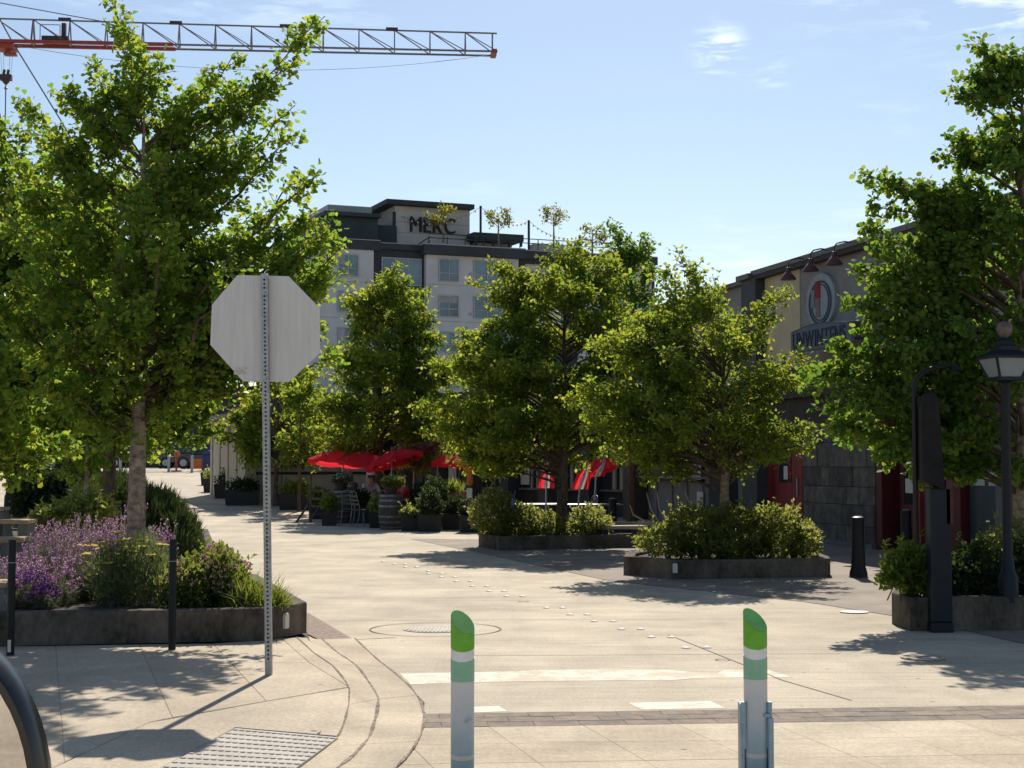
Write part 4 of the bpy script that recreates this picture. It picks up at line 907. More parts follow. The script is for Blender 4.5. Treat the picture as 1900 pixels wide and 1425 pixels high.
MB().tube([O_(hk + Vector((0, 0, -.5))), O_(hk + Vector((0, 0, -5.5)))], .05, 5).lathe([(.03, -.95), (.14, -.85), (.03, -.7)], 6, O_(hk)).build('hook_sling', CG, hb) if False else MB().tube([O_(hk + Vector((0, 0, -.5))), O_(hk + Vector((0, 0, -5.5)))], .05, 5).lathe([(.03, -.95), (.16, -.8), (.03, -.65)], 6, O_(hk)).build('hook_sling', CG, cr)
cbm = MB()
for dx in (-.38, -.2, .25, .42): cbm.tube([O_(tr + jd * dx * 1.1 + Vector((0, 0, -.6))), O_(hk + jd * dx * .8 + Vector((0, 0, .1)))], .014, 3)
cbm.build('hoist_rope', CDK, cr, kind='stuff')
e_ = at(112, 222, 113.5); MB().tube([O_(at(-5, 27, 115.2)), O_(at(22, 76, 115)), O_(e_), O_(at(330, 600, 108))], .055, 5).build('tag_line', CG, cr)
rp_ = []
for i in range(25):
    f = i / 24; q = at(30, 84, 115).lerp(at(920, 100, 118), f); rp_.append(O_(q + Vector((0, 0, -1.55 * 4 * f * (1 - f)))))
MB().tube(rp_, .02, 3).build('trolley_rope', CDK, cr)
# mast, out of frame to the left
mp_ = m0; ms_ = MB()
for sx in (-.8, .8):
    for sy in (-.8, .8): ms_.bar((sx, sy + (m0.y - cl.y), 0), (sx, sy + (m0.y - cl.y), ca.z + 7), .2)
cr.location.x = m0.x; 
for ch in ALLC(cr):
    for v in ch.data.vertices: v.co.x -= (m0.x - cl.x)
for zz1 in np.arange(1, ca.z + 5, 2.2):
    y0_ = m0.y - cl.y
    for a_, b2 in (((-.8, -.8), (.8, -.8)), ((.8, -.8), (.8, .8)), ((.8, .8), (-.8, .8)), ((-.8, .8), (-.8, -.8))): ms_.bar((a_[0], a_[1] + y0_, zz1), (b2[0], b2[1] + y0_, zz1 + 2.2), .09)
ms_.build('mast', CRD, cr)
MB().bar((0, m0.y - cl.y, ca.z + 7), tuple(O_(tp_(8)) - Vector((m0.x - cl.x, 0, 0))), .06).build('pendant_line', CG, cr)

# ================================================================== STREET SIGN
sp = gp(499, 1252, ZS); sg = thing('street_sign', 'unpainted back of an octagonal road sign on a perforated steel post', 'road sign', sp)
Ys = sp.y; stp = at(492, 509, Ys + .02) - sp; stp.y = .0
POST = MB(); POST.bar((0, 0, -.05), stp + Vector((0, 0, .0)), .052, .052, up=(0, 1, 0)); po_ = POST.build('post', GALV, sg, bevel=.004)
hs = MB(); nh = 92
for i in range(nh):
    f = .035 + (i + .5) / nh * .955; c = stp * f; n8 = 8
    hs.add([(c.x + .0085 * math.cos(2 * math.pi * j / n8), -.0272, c.z + .0085 * math.sin(2 * math.pi * j / n8)) for j in range(n8)], [tuple(range(n8))])
hs.build('punched_holes', HOLE, po_, kind='stuff')
oc = [(394, 566), (441, 511), (536, 513), (594, 572), (594, 655), (537, 709), (452, 708), (391, 640)]
yb_ = Ys + .055
ov_ = []
for x, y in oc: p = at(x, y, yb_) - sp; ov_.append((p.x, p.z))
b = MB(); k8 = 8; b.add([(x, .036, z) for x, z in ov_] + [(x, .040, z) for x, z in ov_], [tuple(range(k8)), tuple(range(2 * k8 - 1, k8 - 1, -1))] + [(i + k8, (i + 1) % k8 + k8, (i + 1) % k8, i) for i in range(k8)])
b.build('sign_plate', ALU, sg)
RED8 = mat('sign_face_red', (.4, .02, .02), .5)
b = MB(); b.add([(x * .995, .0425, z) for x, z in ov_], [tuple(range(k8 - 1, -1, -1))]); b.build('sign_face', RED8, sg)
bt = MB()
for f in (.735, .955): c = stp * f; bt.lathe([(.011, -.006), (.011, .006)], 6, (0, 0, 0)); bt.v[-12:] = [(c.x + p[0], -.030 + p[2], c.z + p[1]) for p in bt.v[-12:]]
bt.build('bolt', GALV, po_)
sc_ = MB(); pc = at(447, 688, yb_) - sp; sc_.box(pc.x - .05, pc.x + .05, .0345, .0358, pc.z - .03, pc.z + .03); sc_.build('faded_sticker', mat('faded_sticker', (.52, .50, .46), .8, .2, 30), sg)

# ================================================================== GREEN-TOPPED POSTS
GRN = mat('bright_green_plastic', (.12, .40, .014), .32, .10, 7, .03, spec=.5); GRD = mat('green_cap_top', (.075, .30, .05), .4, .10, 7, .03); GRP = mat('pale_green_sleeve', (.24, .47, .33), .42, .07, 6, spec=.45)
WHS = mat('white_grey_sleeve', (.42, .42, .43), .35, .08, 7, spec=.5); BLS = mat('blue_grey_sleeve', (.13, .24, .33), .4, .30, 4, .05, spec=.45, tint=(.30, .33, .36), stretch=(1, 1, .7)); PBL = mat('pale_blue_plastic', (.26, .36, .43), .45, .10, 6)
SLV = mat('graded_sleeve', (.42, .42, .43), .4, .10, 9, .04, spec=.45)   # pale grey at the top, blue towards the bottom
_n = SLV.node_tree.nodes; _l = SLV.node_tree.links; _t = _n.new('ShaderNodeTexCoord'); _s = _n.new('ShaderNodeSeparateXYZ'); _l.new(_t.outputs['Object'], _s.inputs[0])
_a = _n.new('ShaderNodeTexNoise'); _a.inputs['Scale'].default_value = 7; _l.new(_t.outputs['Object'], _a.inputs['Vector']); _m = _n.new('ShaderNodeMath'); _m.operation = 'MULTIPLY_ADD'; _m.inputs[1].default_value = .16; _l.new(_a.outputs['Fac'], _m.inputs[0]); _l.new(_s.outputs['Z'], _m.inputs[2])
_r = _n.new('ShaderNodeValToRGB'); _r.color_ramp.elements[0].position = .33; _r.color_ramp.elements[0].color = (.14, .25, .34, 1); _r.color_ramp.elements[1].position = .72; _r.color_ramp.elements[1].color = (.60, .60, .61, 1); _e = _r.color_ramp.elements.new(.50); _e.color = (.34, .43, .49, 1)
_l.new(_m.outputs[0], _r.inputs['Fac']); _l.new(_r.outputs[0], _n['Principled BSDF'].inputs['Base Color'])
def slant(mb_, r, z0, z1, sl0, sl1, n=32, capd=None):
    vs2 = []
    for z, sl in ((z0, sl0), (z1, sl1)):
        for j in range(n):
            t = 2 * math.pi * j / n; x, y = r * math.cos(t), r * math.sin(t); vs2.append((x, y, z + (sl[0] * x + sl[1] * y)))
    mb_.add(vs2, [(j, (j + 1) % n, (j + 1) % n + n, j + n) for j in range(n)] + [tuple(range(n - 1, -1, -1)), tuple(range(n, 2 * n))]); return mb_
def scuff(m, c2=(.16, .15, .13), thr=.60):
    n = m.node_tree.nodes; l = m.node_tree.links; b = n['Principled BSDF']; src = b.inputs['Base Color'].links[0].from_socket
    tx = n.new('ShaderNodeTexCoord'); mp = n.new('ShaderNodeMapping'); mp.inputs['Scale'].default_value = (1, 1, .45); no = n.new('ShaderNodeTexNoise'); no.inputs['Scale'].default_value = 22; no.inputs['Detail'].default_value = 8; no.inputs['Roughness'].default_value = .75
    l.new(tx.outputs['Object'], mp.inputs['Vector']); l.new(mp.outputs[0], no.inputs['Vector']); r = n.new('ShaderNodeValToRGB'); r.color_ramp.elements[0].position = thr; r.color_ramp.elements[1].position = thr + .12; r.color_ramp.elements[1].color = (.55, .55, .55, 1)
    l.new(no.outputs['Fac'], r.inputs['Fac']); mx = n.new('ShaderNodeMix'); mx.data_type = 'RGBA'; l.new(r.outputs[0], mx.inputs['Factor']); l.new(src, mx.inputs['A']); mx.inputs['B'].default_value = (*c2, 1); l.new(mx.outputs['Result'], b.inputs['Base Color'])
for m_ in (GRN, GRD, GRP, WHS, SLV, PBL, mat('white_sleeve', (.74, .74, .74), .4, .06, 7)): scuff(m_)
def flexpost(px, ytop, label, hold, Y):
    c = gx(px, Y); c.z = 0; r = .0565; t = thing('delineator_post', label, 'delineator post', c, 0, 'green topped posts at the street mouth')
    top = CZ + (HZ - ytop) / F * Y; s1 = (-.55, .75); s2 = (.0, .12)
    slant(MB(), r * .985, top - .27, top - .16, (0, 0), (0, .0)).build('white_band', mat('white_sleeve', (.74, .74, .74), .4, .06, 7), t, True)
    slant(MB(), r, top - .175, top - .06, (0, .35), s1).build('green_cap', GRN, t, True)
    n = 32; cap = MB(); rr_ = r * .96
    cap.add([(rr_ * math.cos(2 * math.pi * j / n), rr_ * math.sin(2 * math.pi * j / n), top - .0595 + s1[0] * rr_ * math.cos(2 * math.pi * j / n) + s1[1] * rr_ * math.sin(2 * math.pi * j / n)) for j in range(n)], [tuple(range(n))]); cap.build('cap_top', GRD, t)
    slant(MB(), r * 1.0, top - .335, top - .225, (0, 0), (0, 0.3)).build('pale_green_band', GRP, t, True)
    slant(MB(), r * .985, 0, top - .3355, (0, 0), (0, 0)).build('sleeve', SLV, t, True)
    slant(MB(), r * .99, top - .695, top - .675, (0, .1), (0, .1)).build('worn_ring', WHS, t, True)
    MB().lathe([(.15, 0), (.15, .02), (.12, .04), (.07, .05)], 24).build('base_plate', BLACKM, t, True)
    if hold:
        for sx in (-1, 1):
            b = MB(); b.tube([(sx * .055, -.02, top - .66), (sx * .062, -.03, top - .44)], .012, 8); b.build('reflector_bracket', PBL, t, True)
        MB().box(.052, .078, -.05, .03, top - .86, top - .51).build('side_panel', PBL, t, bevel=.008); MB().box(-.078, -.056, -.03, .05, top - .82, top - .45).build('side_panel', PBL, t, bevel=.006)
        MB().bar((.03, -.05, top - .50), (.068, -.03, top - .505), .02, .014).build('reflector_bracket', PBL, t)
    else:
        MB().bar((.018, -.056, top - .525), (.045, -.066, top - .505), .008).build('bolt', GALV, t)
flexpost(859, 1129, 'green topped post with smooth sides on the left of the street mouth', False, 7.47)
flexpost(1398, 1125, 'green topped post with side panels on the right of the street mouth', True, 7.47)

# ================================================================== BOLLARDS
BTOP = mat('bollard_top_sunlit', (.42, .41, .40), .45)  # sunlit white of the bollard tops, painted as a pale disc
for px_, yb2, yt, lb in ((319, 1205, 1003, 'thin black bollard in front of the pink flowered planter'), (19, 1216, 1004, 'thin black bollard at the left edge beside the bench')):
    c = gp(px_, yb2, ZS); h = (yb2 - yt) / F * c.y; t = thing('bollard', lb, 'bollard', c, 0, 'thin black bollards on the left sidewalk')
    MB().lathe([(.032, 0), (.032, h - .012), (.028, h)], 18).build('shaft', BLACKM, t, True); MB().lathe([(.034, h * .80), (.034, h * .805)], 18).build('ring', GALV, t)
    if px_ < 50: MB().box(-.012, .014, -.036, -.03, .03, .13).build('reflector', CERAM, t)
b0 = None
for px_, yb2, lb in ((1593, 1072, 'black flared bollard between the two right planters'), (1682, 1046, 'black bollard half hidden behind the bush by the dark post'), (1137, 1000, 'black bollard behind the far planter near the patio')):
    c = gp(px_, yb2, 0)
    if b0 is None:
        t = thing('bollard', lb, 'bollard', c, 0, 'flared black bollards along the plaza'); b0 = t
        MB().lathe([(.135, 0), (.13, .08), (.105, .16), (.092, .5), (.088, .86), (.085, .875)], 24).build('shaft', BLACKM, t, True); MB().lathe([(.092, .84), (.092, .852), (.088, .888), (.06, .9)], 24).build('cap', BLACKM, t, True); MB().lathe([(.145, -.005), (.145, .02)], 24).build('foot_ring', DARKM, t)
        MB().lathe([(.058, .9), (.05, .906)], 20).build('sunlit_disc', BTOP, t)
    else: t = copy_tree(b0); t.location = c; t['label'] = lb

# ================================================================== LAMP POST (right)
YL = 16.0; lc = gx(1866, YL); lp = thing('lamp_post', 'black lantern lamp post with ball finial in the right planter', 'lamp post', (lc.x, lc.y, .28)); sL = YL / F
def lz(py): return CZ + (HZ - py) * sL - .28
BLUM = mat('blue_black_paint', (.008, .012, .019), .5, .12, 8, spec=.3); FROST = mat('frosted_glass', (.33, .38, .42), .3, .05, 4, trans=.3)
MB().lathe([(.10, 0), (.10, .25), (.07, .32), (.05, .5), (.048, lz(700) - .1), (.07, lz(700) - .06), (.05, lz(700))], 16).build('pole', BLUM, lp, True)
lan = MB(); zb_, zt_ = lz(700), lz(666)
lan.lathe([(.17, zb_), (.27, zt_)], 4, (0, 0, 0), R(45) + .2); lo_ = lan.build('lantern_glass', FROST, lp)
fr = MB()
for j in range(4):
    t_ = R(45) + .2 + j * R(90); c_, s_ = math.cos(t_), math.sin(t_); fr.bar((.172 * c_, .172 * s_, zb_), (.274 * c_, .274 * s_, zt_), .022)
fr.lathe([(.19, zb_ - .035), (.19, zb_), (.15, zb_ + .001)], 4, (0, 0, 0), R(45) + .2); fr.build('lantern_frame', BLUM, lp)
MB().lathe([(.30, zt_), (.30, zt_ + .025), (.17, lz(652)), (.14, lz(650)), (.14, lz(643)), (.10, lz(640)), (.085, lz(632)), (.05, lz(628)), (.045, lz(624))], 4, (0, 0, 0), R(45) + .2).build('lantern_roof', BLUM, lp)
MB().lathe([(.03, lz(627)), (.06, lz(622)), (.083, lz(611)), (.075, lz(602)), (.05, lz(597)), (.01, lz(595))], 16).build('finial', mat('finial_bronze', (.12, .10, .085), .35, .15, 12), lp, True)

# ================================================================== DARK KIOSK POST
kp = gp(1744, 1172, 0); YK = kp.y; ks = thing('kiosk_post', 'dark square post with grey rounded cover and curved pipe arm at the right planter', 'post', kp); sK = YK / F
def kz(py): return CZ + (HZ - py) * sK
MB().box(-.112, .112, -.11, .11, 0, .10).box(-.105, .105, -.10, .10, .10, kz(905)).build('column', BLUM, ks, bevel=.012)
CVR = mat('grey_vinyl_cover', (.018, .017, .017), .8, .18, 5, .3, spec=.2)
pr = [(-.20, kz(890)), (.02, kz(908)), (.03, kz(905)), (.0, kz(800)), (-.02, kz(742)), (-.05, kz(731)), (-.10, kz(729)), (-.165, kz(738)), (-.20, kz(752))]
b = MB(); k_ = len(pr); b.add([(x, -.16, z) for x, z in pr] + [(x, .10, z) for x, z in pr], [tuple(range(k_)), tuple(range(2 * k_ - 1, k_ - 1, -1))] + [(i + k_, (i + 1) % k_ + k_, (i + 1) % k_, i) for i in range(k_)]); b.build('cover', CVR, ks, bevel=.03)
MB().tube([(-.225, .0, kz(1010)), (-.228, 0, kz(760)), (-.225, 0, kz(712)), (-.19, 0, kz(699)), (-.10, 0, kz(687)), (.02, 0, kz(680)), (.16, 0, kz(678))], .026, 8).build('pipe_arm', BLACKM, ks, True)
MB().lathe([(.02, .0), (.05, -.02), (.075, -.06), (.07, -.062)], 12, (.19, 0, kz(676))).build('lamp_head', BLACKM, ks, True)
MB().box(.05, .125, -.10, .06, kz(972), kz(890)).build('side_plate', mat('rust_plate', (.10, .032, .024), .7, .2, 6), ks, bevel=.008)

# ================================================================== TREES
cnt = []
SZ = ZS + PH - .06
# near left ginkgo
t, n_ = tree('ginkgo_tree', 'tall ginkgo tree with pale trunk rising behind the octagonal sign', 252, 15.6,
     [(150, 150, 330), (220, 60, 410), (300, 0, 470), (380, -40, 470), (450, -60, 600), (520, -60, 610), (600, -40, 590), (680, 20, 480), (730, 80, 400), (760, 130, 340)],
     [(210, -4, .2), (222, 30, -.3), (603, 30, .1), (560, 85, .2), (510, 150, 0), (436, 98, -.3), (405, 150, .4), (548, 195, .2), (545, 250, -.3), (592, 318, 0), (560, 330, .5), (636, 455, 0), (628, 520, .3), (25, 190, .3), (120, 168, -.2), (62, 205, .2), (300, 115, 0), (175, 120, .3), (260, 90, -.3), (610, 420, -.3), (625, 660, .2), (330, 230, .2), (480, 260, -.2), (20, 300, .3), (560, 400, .2), (600, 432, -.2), (620, 480, .1), (602, 505, .3), (560, 470, -.3), (632, 505, 0), (590, 545, .3), (520, 425, 0), (480, 455, .3), (600, 610, .1), (585, 400, .3), (540, 520, -.2)],
     735, .098, T_FAN, .066, LEAF_G, nl=92, dens=1.15, top=130, twig=.48, seed=11, lps=3, base_z=SZ); cnt.append(n_)
# left edge and second-row trees
t, n_ = tree('ginkgo_tree', 'ginkgo tree cut by the left edge of the view behind the benches', -60, 19.0,
     [(230, -200, 60), (330, -260, 130), (450, -300, 190), (560, -300, 210), (680, -280, 200), (780, -240, 180), (835, -150, 120)], [(10, 225, 0), (95, 300, .2), (160, 470, 0)], 770, .13, T_FAN, .085, LEAF_G, nl=62, dens=1.0, seed=12, bark=BARKD, twig=.6, group='ginkgo trees along the left side'); cnt.append(n_)
t, n_ = tree('ginkgo_tree', 'dark trunked ginkgo tree directly left of the pale trunk', 195, 25.5,
     [(330, 130, 290), (420, 20, 380), (520, -40, 450), (620, -60, 470), (720, -60, 430), (770, -10, 340), (815, 60, 280)], [], 760, .125, T_FAN, .095, LEAF_G, nl=66, dens=.85, seed=13, bark=BARKD, twig=.7, group='ginkgo trees along the left side'); cnt.append(n_)
t, n_ = tree('young_tree', 'young tree with a thin pale trunk and low bright sprouts', 161, 24.0, [(700, 130, 190), (760, 100, 210), (830, 112, 195), (858, 125, 180)], [], 850, .065, T_FAN, .10, LEAF_G, nl=16, dens=.7, seed=14, twig=.4); cnt.append(n_)
t, n_ = tree('ginkgo_tree', 'ginkgo tree with grey trunk behind the young sprouting tree', 128, 34.0, [(470, 60, 220), (600, -40, 300), (720, -60, 340), (810, -20, 300), (835, 40, 220)], [], 800, .14, T_FAN, .12, LEAF_G, nl=40, dens=.6, seed=15, bark=BARKD, twig=.8, group='ginkgo trees along the left side'); cnt.append(n_)
t, n_ = tree('ginkgo_tree', 'far ginkgo tree hanging over the dark parked cars', 246, 52.0, [(560, 270, 380), (660, 230, 430), (720, 210, 440), (760, 230, 420), (785, 250, 330)], [(292, 825, 0), (278, 818, .3), (430, 790, 0)], 800, .14, T_FAN, .14, LEAF_G, nl=40, dens=.5, seed=16, bark=BARKD, twig=.9, group='ginkgo trees along the left side'); cnt.append(n_)
t, n_ = tree('ginkgo_tree', 'far ginkgo tree between the black street lamps at the left', 45, 44.0, [(560, -40, 130), (700, -80, 170), (800, -60, 150), (825, 0, 100)], [], 800, .14, T_FAN, .13, LEAF_G, nl=32, dens=.55, seed=17, bark=BARKD, twig=.9, group='ginkgo trees along the left side'); cnt.append(n_)
# hornbeams right of the street
t, n_ = tree('street_tree', 'dense upright tree behind the red umbrellas in the middle', 706, 45.0,
     [(535, 675, 780), (560, 645, 800), (610, 630, 810), (660, 610, 825), (720, 585, 850), (780, 570, 860), (820, 575, 850), (845, 600, 820)], [(732, 494, 0), (715, 515, .3), (755, 520, -.2), (800, 585, 0), (590, 745, 0), (640, 560, .2), (790, 548, .2), (580, 800, .2), (835, 690, 0)], 845, .15, T_OVAL, .155, LEAF_H, nl=92, dens=.62, seed=21, bark=BARKD, twig=.8, flat=.75, group='layered trees on the right side'); cnt.append(n_)
t, n_ = tree('street_tree', 'broad layered tree growing from the far planter beside the patio', 1045, 31.8,
     [(520, 940, 1150), (545, 890, 1190), (580, 855, 1220), (620, 850, 1230), (680, 800, 1230), (740, 765, 1230), (800, 765, 1230), (830, 800, 1200), (852, 830, 1140)], [(1035, 452, 0), (1090, 465, .2), (905, 490, 0), (880, 530, .3), (840, 622, 0), (800, 760, .2), (860, 865, 0), (900, 880, -.2), (965, 525, .1), (1130, 470, .3), (1060, 458, .3), (1010, 475, -.2), (925, 500, -.3), (850, 645, -.2), (1150, 490, 0), (1075, 450, -.3), (790, 800, 0), (820, 830, .3)], 850, .12, T_OVAL, .115, LEAF_H, nl=130, dens=.72, seed=22, bark=BARKD, twig=.68, flat=.75, group='layered trees on the right side', base_z=.2); cnt.append(n_)
t, n_ = tree('street_tree', 'wide tree with forked trunk in the planter before the red door', 1341, 24.2,
     [(572, 1170, 1370), (595, 1125, 1410), (625, 1100, 1450), (660, 1080, 1480), (720, 1055, 1510), (780, 1060, 1530), (825, 1090, 1530), (858, 1170, 1460)], [(1257, 466, 0), (1270, 480, .2), (1322, 508, .1), (1468, 535, 0), (1455, 548, .2), (1450, 585, 0), (1205, 505, .3), (1495, 820, 0), (1480, 800, -.2), (1190, 885, 0), (1225, 870, .2), (1150, 640, 0), (1092, 720, 0), (1235, 500, .2), (1290, 515, -.2), (1425, 600, .3), (1510, 790, .2), (1500, 830, .3)], 850, .085, T_OVAL, .088, LEAF_H, nl=130, dens=.75, seed=23, twig=.54, flat=.65, group='layered trees on the right side', base_z=.2, bark=mat('bark_tan', (.24, .18, .13), .95, .25, 9, .7, stretch=(1, 1, 3))); cnt.append(n_)
t, n_ = tree('street_tree', 'darker tall tree showing its tip right of the roof terrace', 1172, 41.0,
     [(440, 1140, 1195), (500, 1110, 1215), (580, 1090, 1235), (660, 1080, 1250), (740, 1080, 1250), (820, 1090, 1230)], [(1135, 414, 0), (1150, 430, .3), (1203, 452, 0), (1215, 500, .2)], 830, .13, T_OVAL, .13, LEAF_K, nl=44, dens=.7, seed=24, bark=BARKD, twig=.7, group='layered trees on the right side'); cnt.append(n_)
t, n_ = tree('street_tree', 'small tree with slim dark trunk in front of the cream pavilion', 513, 50.5, [(690, 490, 570), (740, 430, 600), (790, 400, 610), (830, 410, 600), (855, 440, 590)], [(405, 815, 0), (590, 850, 0)], 850, .085, T_OVAL, .16, LEAF_H, nl=40, dens=.6, seed=25, bark=BARKD, twig=.7, flat=.5, group='layered trees on the right side'); cnt.append(n_)
t, n_ = tree('street_tree', 'thin tree between the cream pavilion and the red umbrellas', 556, 47.5, [(690, 540, 590), (750, 520, 600), (820, 510, 605), (862, 530, 590)], [], 860, .05, T_OVAL, .15, LEAF_H, nl=26, dens=.6, seed=26, bark=BARKD, twig=.6, flat=.5, group='layered trees on the right side'); cnt.append(n_)
# right edge katsura
t, n_ = tree('katsura_tree', 'large round leaved tree filling the right edge behind the lamp post', 1893, 17.4,
     [(95, 1835, 1960), (160, 1800, 2050), (240, 1775, 2090), (300, 1790, 2100), (370, 1690, 2120), (440, 1650, 2140), (520, 1640, 2150), (600, 1610, 2150), (680, 1530, 2150), (750, 1520, 2150), (810, 1560, 2120), (850, 1660, 2050)],
     [(1812, 82, 0), (1782, 150, .2), (1768, 175, -.2), (1760, 255, 0), (1745, 288, .2), (1595, 325, 0), (1618, 345, .2), (1615, 378, 0), (1700, 345, -.3), (1600, 430, 0), (1578, 500, .3), (1575, 560, -.2), (1545, 640, 0), (1505, 690, .2), (1520, 760, 0), (1500, 720, -.3), (1560, 780, .2), (1640, 850, -.4), (1650, 840, -.6), (1700, 870, -.5), (1690, 880, -.5), (1880, 870, -.8), (1590, 760, -.5), (1530, 800, -.2), (1560, 820, .2), (1600, 815, -.4), (1490, 700, .1), (1620, 830, .3), (1618, 465, .2), (1625, 520, -.3), (1605, 590, .1), (1620, 560, .4), (1640, 480, -.4), (1600, 620, -.2), (1612, 535, .3), (1640, 600, .2), (1660, 540, -.4), (1690, 590, -.5), (1650, 660, -.3), (1680, 500, .3), (1720, 640, -.6)], 830, .12, T_ROUND, .068, LEAF_K, lps=4, nl=130, dens=1.05, top=70, seed=31, rough=.7, bark=BARK, twig=.50, flat=.5, depth=.75, base_z=.28); cnt.append(n_)
# background trees closing the street end
for k, (px_, Y_, y0_, hw, lb) in enumerate([(-20, 118, 770, 60, 'far background tree at the left end of the street'), (110, 124, 760, 70, 'far background tree behind the left lamp posts'), (240, 120, 750, 70, 'far background tree above the white bollards'), (350, 116, 745, 80, 'far background tree behind the parked cars'), (455, 122, 740, 70, 'far background tree behind the cream pavilion')]):
    t, n_ = tree('background_tree', lb, px_, Y_, [(y0_, px_ - hw * .4, px_ + hw * .4), (y0_ + 25, px_ - hw, px_ + hw), (y0_ + 50, px_ - hw, px_ + hw), (y0_ + 62, px_ - hw * .7, px_ + hw * .7)], [], y0_ + 66, .22, T_OVAL, .34, LEAF_K, nl=34, dens=.28, seed=40 + k, bark=BARKD, twig=1.5, group='background trees'); cnt.append(n_)
print('leaves', sum(cnt), cnt)

# ================================================================== SHRUBS AND FLOWERS
def W(px, Y, z): return Vector(((px - 950) / F * Y, Y, z))
def sb(px, py, Y, base): # blob centre relative to base
    p = at(px, py, Y); return p - base
def bushpx(name, label, cat, blobs, Y, zb, n, leaf, ls, lm, seed, **k):
    """blobs given as (px, py_centre, half_w_px, half_h_px, dY, depth_m)"""
    cx = sum(b[0] for b in blobs) / len(blobs); base = W(cx, Y, zb); s = Y / F; out = []
    for (px, py, hw, hh, dy, dep) in blobs:
        p = at(px, py, Y + dy) - base; out.append((p.x, p.y, p.z, hw * s, dep, hh * s))
    return shrub(name, label, cat, base, out, n, leaf, ls, lm, seed=seed, **k)
# lavender: grey foliage with upright flower spikes
def lavender(label, blobs, Y, nstem, seed, lm=FLOW_L):
    r = np.random.default_rng(seed); cx = sum(b[0] for b in blobs) / len(blobs); base = W(cx, Y, SZ); s = Y / F
    t = thing('lavender_plant', label, 'lavender', base, 0, 'lavender plants in the left planter')
    S = []; E = []
    for (px, ytop, hw, dy, dep) in blobs:
        k = int(nstem * hw / sum(b[2] for b in blobs)); zt = CZ + (HZ - ytop) * s - SZ
        x0 = (px - cx) * s
        u = r.uniform(-1, 1, k); v = r.uniform(-1, 1, k); h = zt * (1 - .30 * u ** 2 - .25 * np.clip(-v, 0, 1) ** 2) * r.uniform(.62, 1.03, k)
        e = np.stack([x0 + u * hw * s, dy + v * dep, h], 1); st_ = np.stack([x0 + u * hw * s * .72, dy + v * dep * .75, np.zeros(k)], 1)
        S.append(st_); E.append(e)
    S = np.concatenate(S); E = np.concatenate(E); D = E - S; L = np.linalg.norm(D, axis=1)
    # stems as long thin needles, foliage needles along them, flower heads on top
    scatter('stems', S + D * .25, D, L * .72, (np.array([(-.004, 0, 0), (.004, 0, 0), (.003, 1, 0), (-.003, 1, 0)]) * np.array([1.2, 1, 1]), [(0, 1, 2, 3)]), LEAF_L, t, r=r)
    m_ = 26; f = r.uniform(.05, .72, (len(S), m_, 1)); P = (S[:, None] + D[:, None] * f).reshape(-1, 3); P += r.normal(size=P.shape) * .012
    DD = norm(np.repeat(D, m_, 0) * .9 + r.normal(size=P.shape) * .75)
    scatter('foliage', P, DD, r.uniform(.035, .075, len(P)), T_NEED, LEAF_L, t, r=r)
    hd = 5; f = r.uniform(.88, 1.0, (len(S), hd, 1)); P = (S[:, None] + D[:, None] * f).reshape(-1, 3) + r.normal(size=(len(S) * hd, 3)) * .006
    DD = norm(np.repeat(D, hd, 0) / np.repeat(L, hd)[:, None] + r.normal(size=P.shape) * .5)
    scatter('flowers', P, DD, r.uniform(.020, .038, len(P)), T_BUD, lm, t, r=r)
    return t
lavender('large pink purple lavender bush filling the left of the planter', [(75, 968, 50, .4, .5), (120, 955, 60, .6, .6), (170, 975, 55, .2, .5), (55, 1020, 40, -.5, .4), (125, 1030, 65, -.4, .5)], 15.6, 900, 51)
lavender('tall pink lavender bush right against the pale ginkgo trunk', [(215, 940, 50, .5, .5), (280, 968, 30, .5, .4), (225, 985, 45, .0, .4)], 15.7, 460, 52)
lavender('small deep purple lavender at the planter front by the left bollard', [(60, 1055, 38, 0, .25), (92, 1080, 28, -.1, .2)], 14.7, 190, 53, leafmat('lavender_flower_deep', [(.16, .05, .24), (.26, .08, .34), (.40, .14, .42)], [(.2, .06, .28), (.3, .1, .36), (.45, .16, .42)], .3, .7))
bushpx('yarrow_plant', 'silvery green yarrow with flat yellow flower heads beside the trunk', 'yarrow', [(215, 1075, 52, 62, 0, .35), (265, 1065, 55, 68, .1, .4), (300, 1090, 40, 45, -.1, .3)], 14.9, SZ, 6500, T_NEED, .085, leafmat('yarrow_leaf', [(.07, .10, .05), (.11, .14, .07), (.15, .17, .10)], [(.16, .24, .05), (.24, .30, .08), (.3, .33, .12)], .4), 54, up=.8, shell=.3)
r = np.random.default_rng(5); yb = W(245, 14.9, SZ); yt = thing('yarrow_flowers', 'flat yellow yarrow flower heads on tall stalks beside the trunk', 'yarrow', yb)
fh = []; stm = MB()
for px_, py_ in [(300, 1010), (205, 1005), (225, 1050), (250, 1040), (200, 1045), (280, 1030), (310, 1062), (185, 1003), (195, 1010), (218, 990), (225, 1002), (165, 1012), (240, 1014), (262, 1003), (266, 1015), (232, 1000), (172, 1065), (268, 1056), (190, 1018), (208, 1028), (250, 1022), (158, 1028)]:
    p = at(px_, py_, 14.8 + r.uniform(-.2, .2)) - yb; stm.tube([(p.x * .85, p.y, 0), tuple(p)], [.004, .003], 4)
    for q in range(9): fh.append(p + Vector((r.normal() * .03, r.normal() * .03, r.normal() * .004)))
stm.build('stalks', MATS['lavender_leaf'], yt, kind='stuff'); scatter('flower_heads', np.array(fh), np.tile([[1., 0, 0]], (len(fh), 1)) + r.normal(size=(len(fh), 3)) * [.1, .6, .02], .058, T_DISC, FLOW_Y, yt, zup=6)
